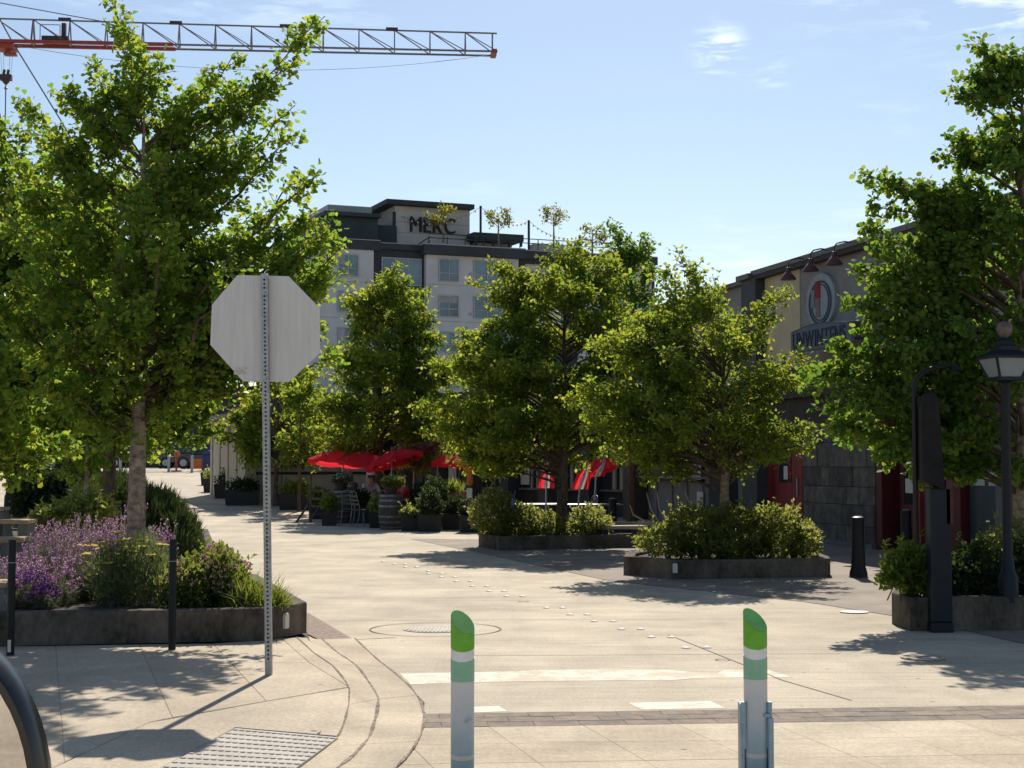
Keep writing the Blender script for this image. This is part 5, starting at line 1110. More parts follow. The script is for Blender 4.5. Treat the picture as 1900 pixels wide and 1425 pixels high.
bushpx('flowering_shrub', 'green shrub with pale pink flowers between the bollard and the sign post', 'shrub', [(365, 1085, 55, 48, 0, .4), (410, 1070, 40, 50, .1, .35), (330, 1100, 35, 36, -.1, .3), (430, 1100, 40, 34, 0, .3)], 14.6, SZ, 4200, T_OVAL, .062, LEAF_B, 55, flowers=(620, T_BUD, .040, FLOW_P, .5), up=.5)
bushpx('nandina_shrub', 'sprays of pink buds rising above the green shrub near the sign post', 'shrub', [(405, 1035, 26, 24, .2, .2), (390, 1062, 26, 22, .1, .2), (440, 1060, 24, 20, .1, .2)], 14.9, SZ, 420, T_OVAL, .055, LEAF_B, 56, flowers=(520, T_BUD, .034, FLOW_P, .3), stems=14)
# daylily clump
r = np.random.default_rng(6); db = W(492, 14.4, SZ); dt = thing('daylily_clump', 'arching strap leaved daylily clump at the planter tip behind the sign post', 'daylily', db); P = []; D = []; Sz = []
for px_, k_, h_ in ((455, 160, .34), (492, 240, .27), (516, 170, .21)):
    x = (px_ - 492) / F * 14.4
    for i in range(k_): P.append((x + r.normal() * .05, r.normal() * .10, 0)); D.append((r.normal() * .55 + .15, r.normal() * .5, 1.0)); Sz.append(h_ * r.uniform(.6, 1.25))
scatter('blades', np.array(P), np.array(D), np.array(Sz), (T_BLADE[0] * np.array([.62, 1, 1.5]), T_BLADE[1]), BLADE, dt, zup=0., r=r)
# rosemary and hedges on the left
for nm, lb, bl, Y_, zb, n2, sd in [
    ('rosemary_bush', 'dark upright rosemary bush right of the pale trunk', [(300, 985, 42, 60, 0, .9), (335, 1000, 35, 52, -.2, .7), (290, 950, 30, 40, .6, .8)], 24.0, .18, 15000, 57),
    ('rosemary_bush', 'dark rosemary mass behind the pale and dark trunks', [(235, 940, 45, 50, 0, 1.0), (180, 945, 50, 45, .2, 1.0), (210, 905, 30, 30, .8, .8)], 26.5, .15, 12000, 58)]:
    bushpx(nm, lb, 'shrub', bl, Y_, zb, n2, T_NEED, .15, LEAF_R, sd, up=1.6, group='rosemary bushes on the left', shell=.35)
bushpx('hedge', 'big dark round hedge behind the benches at the left', 'hedge', [(95, 920, 65, 48, 0, 1.0), (150, 915, 55, 42, .4, 1.0), (60, 935, 30, 30, -.2, .6)], 30.0, 0, 9000, T_OVAL, .13, LEAF_R, 60, up=.3)
bushpx('low_hedge', 'yellow green low shrub above the lavender', 'shrub', [(130, 958, 55, 26, 0, .7), (170, 945, 40, 28, .3, .6), (75, 970, 25, 18, -.2, .4)], 21.5, .1, 5200, T_OVAL, .085, LEAF_S, 61)
# right planters
bushpx('planter_shrub', 'mixed green and bronze shrubs filling the mid right octagonal planter', 'shrub', [(1230, 1005, 48, 28, 0, .6), (1290, 985, 60, 44, .2, .7), (1370, 990, 60, 48, .3, .7), (1440, 990, 55, 48, .2, .7), (1490, 1005, 32, 36, 0, .5), (1340, 1010, 90, 28, -.2, .5)], 23.8, .2, 15500, T_OVAL, .075, LEAF_S, 62, up=.4, group='shrubs in the right planters')
bushpx('planter_shrub', 'pale leaved shrubs in the far planter below the closed red umbrellas', 'shrub', [(915, 955, 42, 42, 0, .7), (960, 975, 45, 38, .2, .7), (1010, 985, 40, 34, .3, .6), (1095, 975, 36, 34, .3, .6), (1060, 992, 50, 22, 0, .5)], 31.4, .2, 11500, T_OVAL, .085, LEAF_S, 63, group='shrubs in the right planters', flowers=(240, T_BUD, .05, FLOW_W, .4))
bushpx('leafy_shrub', 'bright green leafy shrub at the left corner of the right planter', 'shrub', [(1690, 1055, 34, 42, 0, .3), (1665, 1060, 28, 30, -.1, .25), (1700, 1080, 25, 26, 0, .25), (1650, 1085, 20, 10, -.2, .2)], 16.2, .28, 1900, (T_OVAL[0] * np.array([.9, 1, 1]), T_OVAL[1]), .085, LEAF_B, 64, up=.9)
bushpx('dark_shrub', 'dense dark shrub in the right planter under the lamp post', 'shrub', [(1810, 1065, 60, 52, 0, .6), (1870, 1050, 55, 62, .2, .6), (1920, 1060, 50, 55, .2, .6), (1770, 1080, 30, 38, -.2, .4)], 16.9, .26, 9000, T_OVAL, .075, LEAF_R, 65, flowers=(22, T_BUD, .03, FLOW_W, .2))
bushpx('pale_shrub', 'pale flowering twigs above the dark shrub by the lamp post', 'shrub', [(1840, 1005, 22, 20, 0, .25), (1880, 985, 18, 20, .1, .2)], 16.6, .3, 260, T_OVAL, .07, LEAF_S, 66, stems=10)
# bare twigs behind the mid planter
tw_ = thing('bare_twigs', 'thin pale bare branches rising left of the mid right planter', 'twigs', W(1225, 25.5, .2)); tb = MB()
for pts in ([(1169, 938), (1175, 955), (1230, 985)], [(1200, 915), (1208, 945), (1230, 980)], [(1219, 912), (1224, 945), (1236, 965)], [(1272, 915), (1280, 935), (1290, 965)]): 
    tb.tube([at(x, y, 25.5) - tw_.location for x, y in pts], [.008, .014, .018], 5)
tb.build('branches', mat('pale_twig', (.30, .27, .23), .9), tw_)

# ================================================================== PATIO
def umbrella(label, px, ytop, Y, rad, drop, tilt=(0, 0), spin=0.0):
    c = gx(px, Y); p = at(px, ytop, Y); h = p.z - c.z
    t = thing('patio_umbrella', label, 'umbrella', c, 0, 'open red patio umbrellas')
    hub = Vector((0, 0, h)); M = Matrix.Rotation(tilt[0], 4, 'X') @ Matrix.Rotation(tilt[1], 4, 'Y')
    tip = [hub + M @ Vector((rad * math.cos(spin + k * math.pi / 4), rad * math.sin(spin + k * math.pi / 4), -drop)) for k in range(8)]
    for k in range(8):
        a, b = tip[k], tip[(k + 1) % 8]; n = 5; b_ = MB(); vv = []
        for i in range(n + 1):
            f = i / n
            for j in range(4):
                g = j / 3; q = hub.lerp(a.lerp(b, g), f); q = q + Vector((0, 0, .05 * math.sin(f * math.pi) - .045 * f * math.sin(g * math.pi))); vv.append(q)
        b_.add(vv, [(i * 4 + j, i * 4 + j + 1, (i + 1) * 4 + j + 1, (i + 1) * 4 + j) for i in range(n) for j in range(3)])
        e = [vv[n * 4 + j] for j in range(4)]; b_.add(e + [q - Vector((0, 0, .10)) for q in e], [(j, j + 1, j + 5, j + 4) for j in range(3)])
        b_.build('canopy_panel', REDF, t)
        MB().bar(hub.lerp(a, .02) - Vector((0, 0, .03)), a - Vector((0, 0, .03)), .02).build('rib', WOODB, t)
    MB().tube([(0, 0, 0), (0, 0, h * .6), tuple(hub)], .024, 8).build('pole', GALV, t, True); MB().lathe([(.03, 0), (.04, .05), (.01, .12)], 8, hub).build('finial', WOODB, t); MB().lathe([(.26, 0), (.26, .05), (.06, .09), (.04, .25)], 16).build('base', DARKM, t, True)
    return t
umbrella('leftmost broad red umbrella over the patio by the lattice fence', 637, 836, 45, 1.0, .30, (R(-5), R(3)), .2)
umbrella('tilted pink red umbrella leaning left of the red flowering bush', 727, 837, 42.5, .82, .24, (R(-6), R(-16)), .1)
umbrella('small red umbrella peeking out behind the tilted umbrella', 703, 834, 47, .85, .30, (0, 0), .5)
umbrella('red umbrella right of the red flowering bush', 812, 840, 45, .85, .26, (0, 0), .3)
umbrella('red umbrella nearest the brown planter box', 842, 846, 43, .6, .2, (0, R(5)), .7)
umbrella('red umbrella close behind the red flowering bush', 768, 838, 46, .85, .26, (0, 0), .6)
umbrella('flat red umbrella low between the broad one and the tilted one', 682, 840, 44, .85, .25, (R(4), R(6)), .9)
umbrella('far right red umbrella half hidden by the layered tree', 1105, 852, 40, .55, .24, (R(8), R(-20)), .3)
WSTR = mat('white_canvas', (.62, .58, .55), .85, .06, 5, trans=.3)
def folded(label, px, ytop, ybot, Y, lean):
    p = at(px, ytop, Y); q = at(px, ybot, Y); c = gx(px, Y); t = thing('folded_umbrella', label, 'umbrella', c, 0, 'folded red umbrellas by the far planter')
    z0, z1 = q.z - c.z, p.z - c.z
    MB().tube([(0, 0, 0), (lean * .3, 0, z0), (lean, 0, z1 + .1)], .022, 8).build('pole', GALV, t, True)
    for k in range(6):
        a = k * math.pi / 3 + .3; r_ = .14 + .05 * (k % 2); d = Vector((math.cos(a), math.sin(a), 0))
        s_ = Vector((-d.y, d.x, 0)) * (.075 if k not in (1, 4) else .045); hub = Vector((lean, 0, z1)); lo = Vector((lean * .35, 0, z0)) + d * r_
        b = MB(); mid = hub.lerp(lo, .5) + d * .05
        b.add([hub, mid - s_, lo - s_ * .8, lo + s_ * .8, mid + s_, mid + d * .05, lo + d * .03], [(0, 1, 5), (0, 5, 4), (1, 2, 6, 5), (5, 6, 3, 4)]); b.build('canopy_fold', REDF if k != 1 and k != 4 else WSTR, t)
    MB().lathe([(.24, 0), (.24, .05), (.05, .1)], 14).build('base', DARKM, t)
folded('folded red and white umbrella left of the far planter tree trunk', 1012, 866, 906, 35.6, .06)
folded('folded red and white umbrella leaning just right of the far planter tree trunk', 1068, 858, 908, 35.6, .30)
folded('third folded red umbrella at the right end of the long tables', 1098, 852, 884, 37.4, .34)
# barrels
def barrel():
    t = thing('wine_barrel', '', 'barrel', (0, 0, 0), 0, 'old wine barrels along the patio edge')
    n = 22
    def pr(z): return .255 + .065 * math.sin(math.pi * z / .88)
    for k in range(n):
        a0 = 2 * math.pi * k / n + .012; a1 = 2 * math.pi * (k + 1) / n - .012; zs_ = np.linspace(0, .88, 7); b = MB(); vv = []
        for z in zs_:
            for a, rr in ((a0, pr(z)), (a1, pr(z)), (a1, pr(z) - .03), (a0, pr(z) - .03)): vv.append((rr * math.cos(a), rr * math.sin(a), z))
        ff = [(3, 2, 1, 0), (24, 25, 26, 27)]
        for i in range(6): ff += [(i * 4 + j, i * 4 + (j + 1) % 4, (i + 1) * 4 + (j + 1) % 4, (i + 1) * 4 + j) for j in range(4)]
        b.add(vv, ff).build('stave', WOODD, t)
    for z in (.03, .16, .30, .56, .70, .82): MB().lathe([(pr(z) + .001, z), (pr(z) + .006, z), (pr(z + .045) + .006, z + .045), (pr(z + .045) + .001, z + .045)], 28).build('hoop', HOOP, t, True)
    MB().lathe([(.235, .84), (.235, .862)], 24).build('lid', WOODD, t); return t
bt0 = barrel()
for i, (px_, Y_, lb) in enumerate([(726, 39.3, 'wine barrel with steel hoops beside the person in red'), (633, 42.0, 'wine barrel with steel hoops next to the lattice fence')]):
    t = bt0 if i == 0 else copy_tree(bt0); t.location = gx(px_, Y_); t['label'] = lb; t.rotation_euler[2] = i * .7
    s = Y_ / F; p = Vector(t.location) + Vector((0, 0, .865))
    pt = thing('flower_pot', ['dark pot with white flowers on the near barrel', 'dark pot with pale flowers on the far barrel'][i], 'flower pot', p)
    MB().lathe([(.13, 0), (.18, .20), (.19, .21), (.165, .21), (.16, .17)], 18).build('pot', DKBR, pt, True)
    shrub('potted_plant', ['yellow green potted plant with white blooms on the near barrel', 'loose potted plant on the far barrel'][i], 'potted plant', p + Vector((0, 0, .17)), [(0.05, 0, .13, .26, .2, .14), (-.12, 0, .14, .14, .14, .1)], 900, T_OVAL, .08, BLADE if i == 0 else LEAF_L, seed=70 + i, stems=5, flowers=(60, T_BUD, .06, FLOW_W, .6))
# lattice barricade
lf = thing('lattice_fence', 'wooden lattice barricade on slanted feet at the left end of the patio', 'fence', gx(601, 42.5), R(-8))
for x in (-.36, .0, .36): MB().box(x - .035, x + .035, -.035, .035, .0, .92).build('fence_post', WOODD, lf)
for z in (.22, .42, .62, .85): MB().box(-.325, -.036, -.02, .02, z - .03, z + .03).box(.036, .325, -.02, .02, z - .03, z + .03).build('fence_rail', WOODD, lf)
for x in (-.36, 0.0, .36): MB().bar((x - .06, -.04, .45), (x - .30, -.35, .0), .045).build('fence_foot', WOODD, lf)
# chairs and tables
def chair():
    t = thing('patio_chair', '', 'chair', (0, 0, 0), 0, 'metal chairs on the patio')
    for s_ in (-1, 1):
        MB().tube([(s_ * .2, -.22, 0), (s_ * .2, -.18, .30), (s_ * .2, -.12, .44)], .012, 6).build('leg', HOOP, t, True)
        MB().tube([(s_ * .2, .28, 0), (s_ * .2, .20, .25), (s_ * .2, .17, .45), (s_ * .19, .22, .70), (s_ * .17, .26, .86)], .012, 6).build('leg', HOOP, t, True)
    MB().tube([(-.17, .26, .86), (-.08, .27, .92), (.08, .27, .92), (.17, .26, .86)], .012, 6).build('top_rail', HOOP, t, True)
    for k in range(4): MB().box(-.2, .2, -.17 + k * .09, -.10 + k * .09, .43, .45).build('seat_slat', DARKM, t)
    for k in range(3): MB().box(-.18, .18, .195 + k * .02, .21 + k * .02, .56 + k * .1, .62 + k * .1).build('back_slat', DARKM, t)
    return t
ch0 = chair()
for i, (px_, Y_, rz, lb) in enumerate([(655, 40.8, 2.6, 'metal patio chair just right of the far barrel'), (672, 40.2, 2.2, 'metal patio chair between the two barrels'), (694, 40.6, -1.0, 'metal patio chair close left of the near barrel'), (757, 41.4, 0.3, 'patio chair under the person in the red shirt'), (686, 43.6, .2, 'patio chair under the person with the white cap'), (655, 44.2, .1, 'patio chair under the person in dark clothes'), (955, 36.5, 1.2, 'patio chair behind the far planter left'), (1085, 37.0, -1.2, 'patio chair behind the far planter right')]):
    t = ch0 if i == 0 else copy_tree(ch0); t.location = gx(px_, Y_); t.rotation_euler[2] = rz; t['label'] = lb
def table(label, px, Y, r_=.42, square=False):
    t = thing('patio_table', label, 'table', gx(px, Y), .2, 'patio tables')
    if square: MB().box(-.75, .75, -.4, .4, .72, .75).build('table_top', HOOP, t, bevel=.01)
    else: MB().lathe([(r_, .71), (r_ + .01, .72), (r_, .74)], 28).build('table_top', HOOP, t)
    MB().lathe([(.03, .04), (.03, .71)], 10).build('stem', DARKM, t); MB().lathe([(.26, 0), (.24, .03), (.05, .06)], 16).build('foot', DARKM, t)
table('round table in front of the person with the white cap', 672, 42.4); table('round table left of the person in red', 742, 42.0)
table('long grey table behind the far planter left of the trunk', 985, 36.2, square=True); table('long grey table behind the far planter right of the trunk', 1090, 36.0, square=True)
# stone bench slabs
for px_, Y_, lb in ((1150, 31.6, 'low slab bench right of the far planter'), (1165, 33.5, 'second low slab bench behind the far planter')):
    t = thing('slab_bench', lb, 'bench', gx(px_, Y_), .2); MB().box(-.5, .5, -.2, .2, .36, .43).build('seat', KERB, t, bevel=.01)
    for s_ in (-1, 1): MB().box(s_ * .36 - .07, s_ * .36 + .07, -.16, .16, 0, .36).build('leg', DKGR, t)
# planter boxes
wb = thing('wooden_planter_box', 'brown wooden planter box with iris leaves right of the person in red', 'planter box', gx(845, 40.5), .05)
for k in range(3): MB().box(-.27, .27, -.21, -.18, .42 + k * .16, .57 + k * .16).build('front_plank', WOODB, wb, bevel=.005); MB().box(-.27, .27, .18, .21, .42 + k * .16, .57 + k * .16).build('back_plank', WOODB, wb)
for s_ in (-1, 1): MB().box(s_ * .27 - .02, s_ * .27 + .02, -.215, .215, .0, .92).build('end_panel', WOODB, wb)
MB().box(-.25, .25, -.18, .18, .44, .84).build('soil', SOIL, wb)
r = np.random.default_rng(8); k_ = 90; P = np.stack([r.uniform(-.22, .22, k_), r.uniform(-.15, .15, k_), np.full(k_, .84)], 1); D = np.stack([r.normal(size=k_) * .22, r.normal(size=k_) * .22, np.ones(k_)], 1)
ir = thing('iris_plant', 'bright green upright iris leaves in the brown planter box', 'iris', Vector(wb.location) + Vector((0, 0, .0))); scatter('blades', P, D, r.uniform(.22, .48, k_), (T_BLADE[0] * np.array([1.7, 1, .5]), T_BLADE[1]), BLADE, ir, zup=0, r=r)
o = MB().box(-.07, .07, -.01, .01, -.14, .14).build('menu_board', PAPER, loc=at(871, 916, 40.0)); tag(o, 'small pale menu card hung beside the brown planter box', 'menu board')
BLKP = mat('black_pot', (.02, .021, .022), .6)
for px_, Y_, w_, lb, sd, fm in ((668, 42.0, .3, 'dark trough behind the patio chairs between the barrels', 97, LEAF_R), (782, 41.5, .4, 'long dark trough behind the person in red', 98, LEAF_R), (825, 41.0, .35, 'dark trough left of the brown planter box', 99, LEAF_R), (845, 39.2, .34, 'black trough in the dark below the brown planter box', 92, LEAF_R), (872, 38.0, .26, 'black trough left of the far planter with leafy stems', 93, LEAF_R), (612, 41.0, .2, 'small black pot between lattice fence and far barrel', 94, BLADE), (700, 40.0, .2, 'small black pot of flowers left of the near barrel', 96, LEAF_S), (762, 38.6, .24, 'black trough of greenery right of the near barrel', 81, LEAF_S), (797, 38.4, .30, 'black trough with tall white flowers on the patio edge', 82, LEAF_R), (548, 48.5, .5, 'dark planter box with a yellow green bush by the thin tree', 83, BLADE), (590, 44.0, .25, 'black bin shaped pot left of the lattice fence', 84, BLADE), (425, 55.5, .5, 'dark planter box before the cream pavilion piers', 85, LEAF_R), (450, 51.0, .55, 'black planter box at the pavilion corner', 86, LEAF_R), (398, 66, .55, 'low far planter with yellow green shrub near the orange board', 87, BLADE), (405, 60, .55, 'planter with bush left of the cream piers', 88, LEAF_S)):
    t = thing('trough_planter', lb, 'planter', gx(px_, Y_), .1, 'black trough planters'); h_ = .42 if Y_ < 42 else .5; P4 = [(-w_, -.2), (w_, -.2), (w_, .2), (-w_, .2)]; I4 = inset(P4, .03)
    b = MB(); b.add([(x * .92, y * .92, 0) for x, y in P4] + [(x, y, h_) for x, y in P4] + [(p.x, p.y, h_) for p in I4] + [(p.x, p.y, h_ - .06) for p in I4], [(i, (i + 1) % 4, (i + 1) % 4 + 4, i + 4) for i in range(4)] + [(i + 4, (i + 1) % 4 + 4, (i + 1) % 4 + 8, i + 8) for i in range(4)] + [(i + 8, (i + 1) % 4 + 8, (i + 1) % 4 + 12, i + 12) for i in range(4)] + [(12, 13, 14, 15)]); b.build('trough', BLKP, t)
    hh = .42 if sd in (82, 98, 99) else .10 if sd in (81, 87) else .26
    shrub('trough_plant', 'plants growing in the ' + lb, 'plant', Vector(t.location) + Vector((0, 0, h_ - .05)), [(0, 0, hh * .6, w_ * .95, .26, hh), (w_ * .3, 0, hh * .4, w_ * .6, .3, hh * .8)], 1500, T_OVAL, .09, fm, seed=sd, stems=6, flowers=(70, T_BUD, .055, FLOW_W, .3) if sd in (81, 82, 93, 96) else None)
bushpx('red_flowering_bush', 'red flowering bush rising between the red umbrellas', 'bush', [(775, 846, 32, 17, 0, .6), (800, 838, 24, 16, .2, .5), (782, 868, 16, 14, 0, .4)], 43.5, .1, 2000, T_OVAL, .10, LEAF_S, 90, flowers=(1300, T_BUD, .075, FLOW_R, .2), stems=16)
bushpx('patio_shrub', 'dark leafy shrub with white specks behind the troughs', 'bush', [(808, 918, 22, 30, 0, .5), (798, 940, 22, 26, 0, .4)], 40.0, .1, 2400, T_OVAL, .10, LEAF_R, 91, flowers=(60, T_BUD, .06, FLOW_W, .2))
o = MB().add([(0, 0, .0), (.06, 0, .0), (.05, .02, .14), (.085, .0, .30), (.03, .03, .0), (.03, -.02, .15)], [(0, 1, 2), (0, 2, 3), (0, 3, 5), (1, 4, 2), (0, 5, 1), (5, 3, 2)]).build('blue_flag', mat('blue_cloth', (.03, .25, .5), .7), loc=at(948, 938, 31.0)); tag(o, 'small bright blue flag in the far planter shrubs', 'flag')
MB().tube([(.085, 0, .30), (.02, 0, -.35)], .004, 4).build('stick', GALV, o)

# ------------------------------------------------------------------ people (seated)
SKIN = mat('skin', (.42, .25, .18), .6, .06, 9)
def person(label, loc, rz, shirt, hairc, cap=None, trouser=(.03, .03, .035), lean=.10):
    t = thing('person', label, 'person', loc, rz)
    V = {'pel': (0, 0, .50), 'sp': (0, -.02 - lean * .3, .72), 'ch': (0, -.03 - lean * .7, .92), 'nk': (0, -.04 - lean, 1.06), 'hd': (0, -.07 - lean, 1.15), 'ht': (0, -.07 - lean, 1.25)}
    E = [('pel', 'sp'), ('sp', 'ch'), ('ch', 'nk'), ('nk', 'hd'), ('hd', 'ht')]; Rr = {'pel': .145, 'sp': .13, 'ch': .135, 'nk': .052, 'hd': .085, 'ht': .07}
    for s_, n_ in ((-1, 'l'), (1, 'r')):
        V.update({'sh' + n_: (s_ * .17, -.03 - lean * .8, .96), 'el' + n_: (s_ * .24, -.14 - lean, .74), 'wr' + n_: (s_ * .13, -.36 - lean, .77), 'ha' + n_: (s_ * .10, -.44 - lean, .775), 'hi' + n_: (s_ * .09, -.06, .47), 'kn' + n_: (s_ * .12, -.46, .48), 'an' + n_: (s_ * .12, -.44, .09), 'to' + n_: (s_ * .13, -.60, .045)})
        E += [('ch', 'sh' + n_), ('sh' + n_, 'el' + n_), ('el' + n_, 'wr' + n_), ('wr' + n_, 'ha' + n_), ('pel', 'hi' + n_), ('hi' + n_, 'kn' + n_), ('kn' + n_, 'an' + n_), ('an' + n_, 'to' + n_)]
        Rr.update({'sh' + n_: .062, 'el' + n_: .045, 'wr' + n_: .031, 'ha' + n_: .034, 'hi' + n_: .09, 'kn' + n_: .062, 'an' + n_: .042, 'to' + n_: .035})
        for f in range(4):
            k0 = 'f%d%s' % (f, n_); V[k0] = (s_ * (.10 + (f - 1.5) * .018), -.50 - lean - .012 * (1.5 - abs(f - 1.5)), .765); Rr[k0] = .009; E.append(('ha' + n_, k0))
        V['th' + n_] = (s_ * .055, -.44 - lean, .785); Rr['th' + n_] = .010; E.append(('ha' + n_, 'th' + n_))
    def skinned(keys, name, m, grow, parent):
        idx = {k: i for i, k in enumerate(keys)}; me = bpy.data.meshes.new(name)
        me.from_pydata([V[k] for k in keys], [(idx[a], idx[b]) for a, b in E if a in idx and b in idx], []); ob = bpy.data.objects.new(name, me); col.objects.link(ob)
        sk = ob.modifiers.new('skin', 'SKIN'); 
        if not me.skin_vertices: me.attributes
        for k, i in idx.items():
            d = me.skin_vertices[0].data[i]; d.radius = (Rr[k] + grow, Rr[k] + grow); d.use_root = (k == keys[0])
        ss = ob.modifiers.new('sub', 'SUBSURF'); ss.levels = 1; ss.render_levels = 2
        ob.parent = parent; me.materials.append(m); return ob
    def grown(keys, name, m, grow, parent):
        ob = skinned(keys, name, m, grow, parent); dg = bpy.context.evaluated_depsgraph_get(); ev = ob.evaluated_get(dg)
        me = bpy.data.meshes.new_from_object(ev); me.materials.clear(); me.materials.append(m); me.polygons.foreach_set('use_smooth', [True] * len(me.polygons)); ob.modifiers.clear(); ob.data = me; return ob
    body = grown(list(V), 'body', SKIN, 0.0, t)
    grown(['ch', 'sp', 'pel', 'shl', 'shr', 'ell', 'elr'], 'shirt', mat('shirt_%s' % str(shirt), shirt, .85, .1, 6), .018, t)
    grown(['pel', 'hil', 'hir', 'knl', 'knr', 'anl', 'anr'], 'trousers', mat('trousers', trouser, .9), .014, t)
    hp = Vector(V['ht'])
    MB().lathe([(.088, -.09), (.103, -.03), (.098, .03), (.07, .075), (.02, .092)], 14, hp + Vector((0, .022, -.01))).build('hair', mat('hair_%s' % str(hairc), hairc, .8, .2, 20), t, True)
    f = hp + Vector((0, -.075, -.06)); fc = MB().lathe([(.006, -.02), (.013, -.012), (.006, .02)], 6, f + Vector((0, -.012, -.005))); fc.build('nose', SKIN, t, True)
    ey = MB()
    for s_ in (-1, 1): ey.lathe([(.004, -.006), (.009, 0), (.004, .006)], 6, f + Vector((s_ * .03, .0, .02)))
    ey.build('eyes', HOLE, t); MB().box(f.x - .022, f.x + .022, f.y - .008, f.y + .004, f.z - .045, f.z - .038).build('mouth', mat('lips', (.3, .12, .1), .6), t)
    er = MB()
    for s_ in (-1, 1): er.lathe([(.004, -.03), (.016, 0), (.004, .03)], 6, hp + Vector((s_ * .088, -.01, -.055)))
    er.build('ears', SKIN, t, True)
    if cap: MB().lathe([(.16, -.01), (.155, .0), (.108, .005), (.105, .06), (.07, .095), (.01, .10)], 16, hp + Vector((0, 0, .0))).build('cap', mat('cap_white', cap, .8), t, True)
    return t
def seat(px, Y): p = gx(px, Y); return p
person('seated person in a red shirt facing left at the patio edge', seat(757, 41.4), R(-70), (.45, .03, .035), (.10, .06, .04))
person('seated person with a white cap and pale shirt under the umbrella', seat(686, 43.6), R(20), (.46, .43, .40), (.06, .05, .04), cap=(.6, .58, .55))
person('seated person in dark clothes behind the far barrel', seat(655, 44.2), R(-30), (.05, .05, .06), (.20, .19, .18))

# ================================================================== LEFT SIDE FURNITURE
def bench(label, px, py, Y, wpx):
    p = at(px, py, Y); t = thing('wooden_bench', label, 'bench', (p.x, p.y, .0 if Y > 16 else ZS), .05, 'benches at the left edge'); zt = p.z - t.location.z; L_ = wpx / F * Y
    for k in range(4): MB().box(-L_, L_, -.22 + k * .115, -.115 + k * .115, zt - .05, zt).build('seat_plank', WOODT, t, bevel=.006)
    for s_ in (-.8, .1, .85): MB().box(s_ * L_ - .06, s_ * L_ + .06, -.2, .22, 0, zt - .051).build('leg', STUC, t)
bench('wooden slat bench at the left edge behind the first bollard', -60, 997, 16.8, 105); bench('second wooden bench farther back at the left edge', -20, 964, 20.2, 80); bench('low bench slab in front of the lavender at the left edge', -75, 1078, 14.4, 95)
t = thing('concrete_block', 'grey wedge shaped concrete block above the left benches', 'concrete block', gx(2, 23.5), .1); b = MB(); pr = [(-.5, 0), (.28, 0), (.09, .98), (-.5, .98)]
b.add([(x, -.22, z) for x, z in pr] + [(x * .96, .22, z) for x, z in pr], [(0, 1, 2, 3), (7, 6, 5, 4)] + [(i + 4, (i + 1) % 4 + 4, (i + 1) % 4, i) for i in range(4)]).build('block', STUC, t, bevel=.015); MB().box(-.52, .1, -.26, .26, .981, 1.03).build('cap', KERB, t)
o = MB().lathe([(.03, 0), (.03, .62), (.05, .64)], 10).build('bollard', BLACKM, loc=gx(-2, 19.6), smooth=True); tag(o, 'black bollard at the very left edge in front of the grey block', 'bollard')
for px_, Y_, lb in ((19, 41, 'black street lamp post at the far left nearer the view'), (30, 46, 'black street lamp post just right of the far left one'), (108, 48, 'black street lamp post behind the dark round hedge')):
    t = thing('street_lamp', lb, 'street lamp', gx(px_, Y_), 0, 'black street lamps on the left'); MB().lathe([(.26, 0), (.24, .1), (.14, .25), (.12, .75), (.085, .85), (.07, 3.2)], 14).build('pole', BLACKM, t, True); MB().lathe([(.10, 3.2), (.2, 3.3), (.22, 3.7), (.05, 3.9)], 10).build('lantern', FROST, t, True); MB().lathe([(.25, 3.70), (.06, 3.95), (.02, 4.1)], 10).build('lantern_roof', BLACKM, t, True)
bx_ = thing('flower_barrel', 'dark round flower tub with dark blue blooms left of the hedge', 'flower tub', gx(46, 36)); MB().lathe([(.2, 0), (.28, .45), (.29, .5), (.25, .5), (.24, .44)], 16).build('tub', BLKP, bx_, True)
shrub('tub_plant', 'loose plants in the dark tub left of the hedge', 'plant', gx(46, 36) + Vector((0, 0, .42)), [(0, 0, .35, .25, .25, .4)], 700, T_OVAL, .09, LEAF_R, seed=95, flowers=(80, T_BUD, .06, leafmat('blue_bloom', [(.05, .05, .3), (.1, .08, .4)], [(.05, .05, .3), (.1, .08, .4)], .2), .2))

# ================================================================== FAR STREET END
WB = mat('grey_white_post', (.36, .37, .38), .6)
bd = MB().lathe([(.07, 0), (.07, .86), (.05, .9)], 12).mesh('post', WB, True)
for px_, Y_, lb in ((224, 83, 'first pale grey bollard from the left across the far street'), (269, 82, 'second pale grey bollard from the left beside the pale trunk'), (314, 81, 'third pale grey bollard from the left before the cars'), (357, 80, 'pale grey bollard in front of the orange board')):
    o = bpy.data.objects.new('bollard', bd); col.objects.link(o); o.location = gx(px_, Y_); tag(o, lb, 'bollard', 'pale bollards across the far street')
t = thing('red_sign_post', 'red post with a small round sign on a flat base before the cars', 'sign post', gx(328, 82)); REDM = mat('red_post_paint', (.45, .05, .035), .6)
MB().tube([(0, 0, 0), (0, 0, 1.0)], .05, 8).build('post', REDM, t, True); MB().box(-.25, .25, -.2, .2, 0, .06).build('base', DARKM, t); MB().tube([(.04, -.03, .92), (.04, .03, .92)], .16, 12).build('sign_disc', mat('orange_paint', (.55, .13, .02), .6), t)
t = thing('orange_board', 'orange a-frame board by the blue box at the far street end', 'board', gx(366, 82.5)); MB().box(-.31, .31, -.02, .02, .12, .62).build('panel', MATS['orange_paint'], t, bevel=.01); MB().bar((-.28, .0, 0), (-.28, 0, .66), .05).bar((.28, 0, 0), (.28, 0, .66), .05).build('leg', DARKM, t)
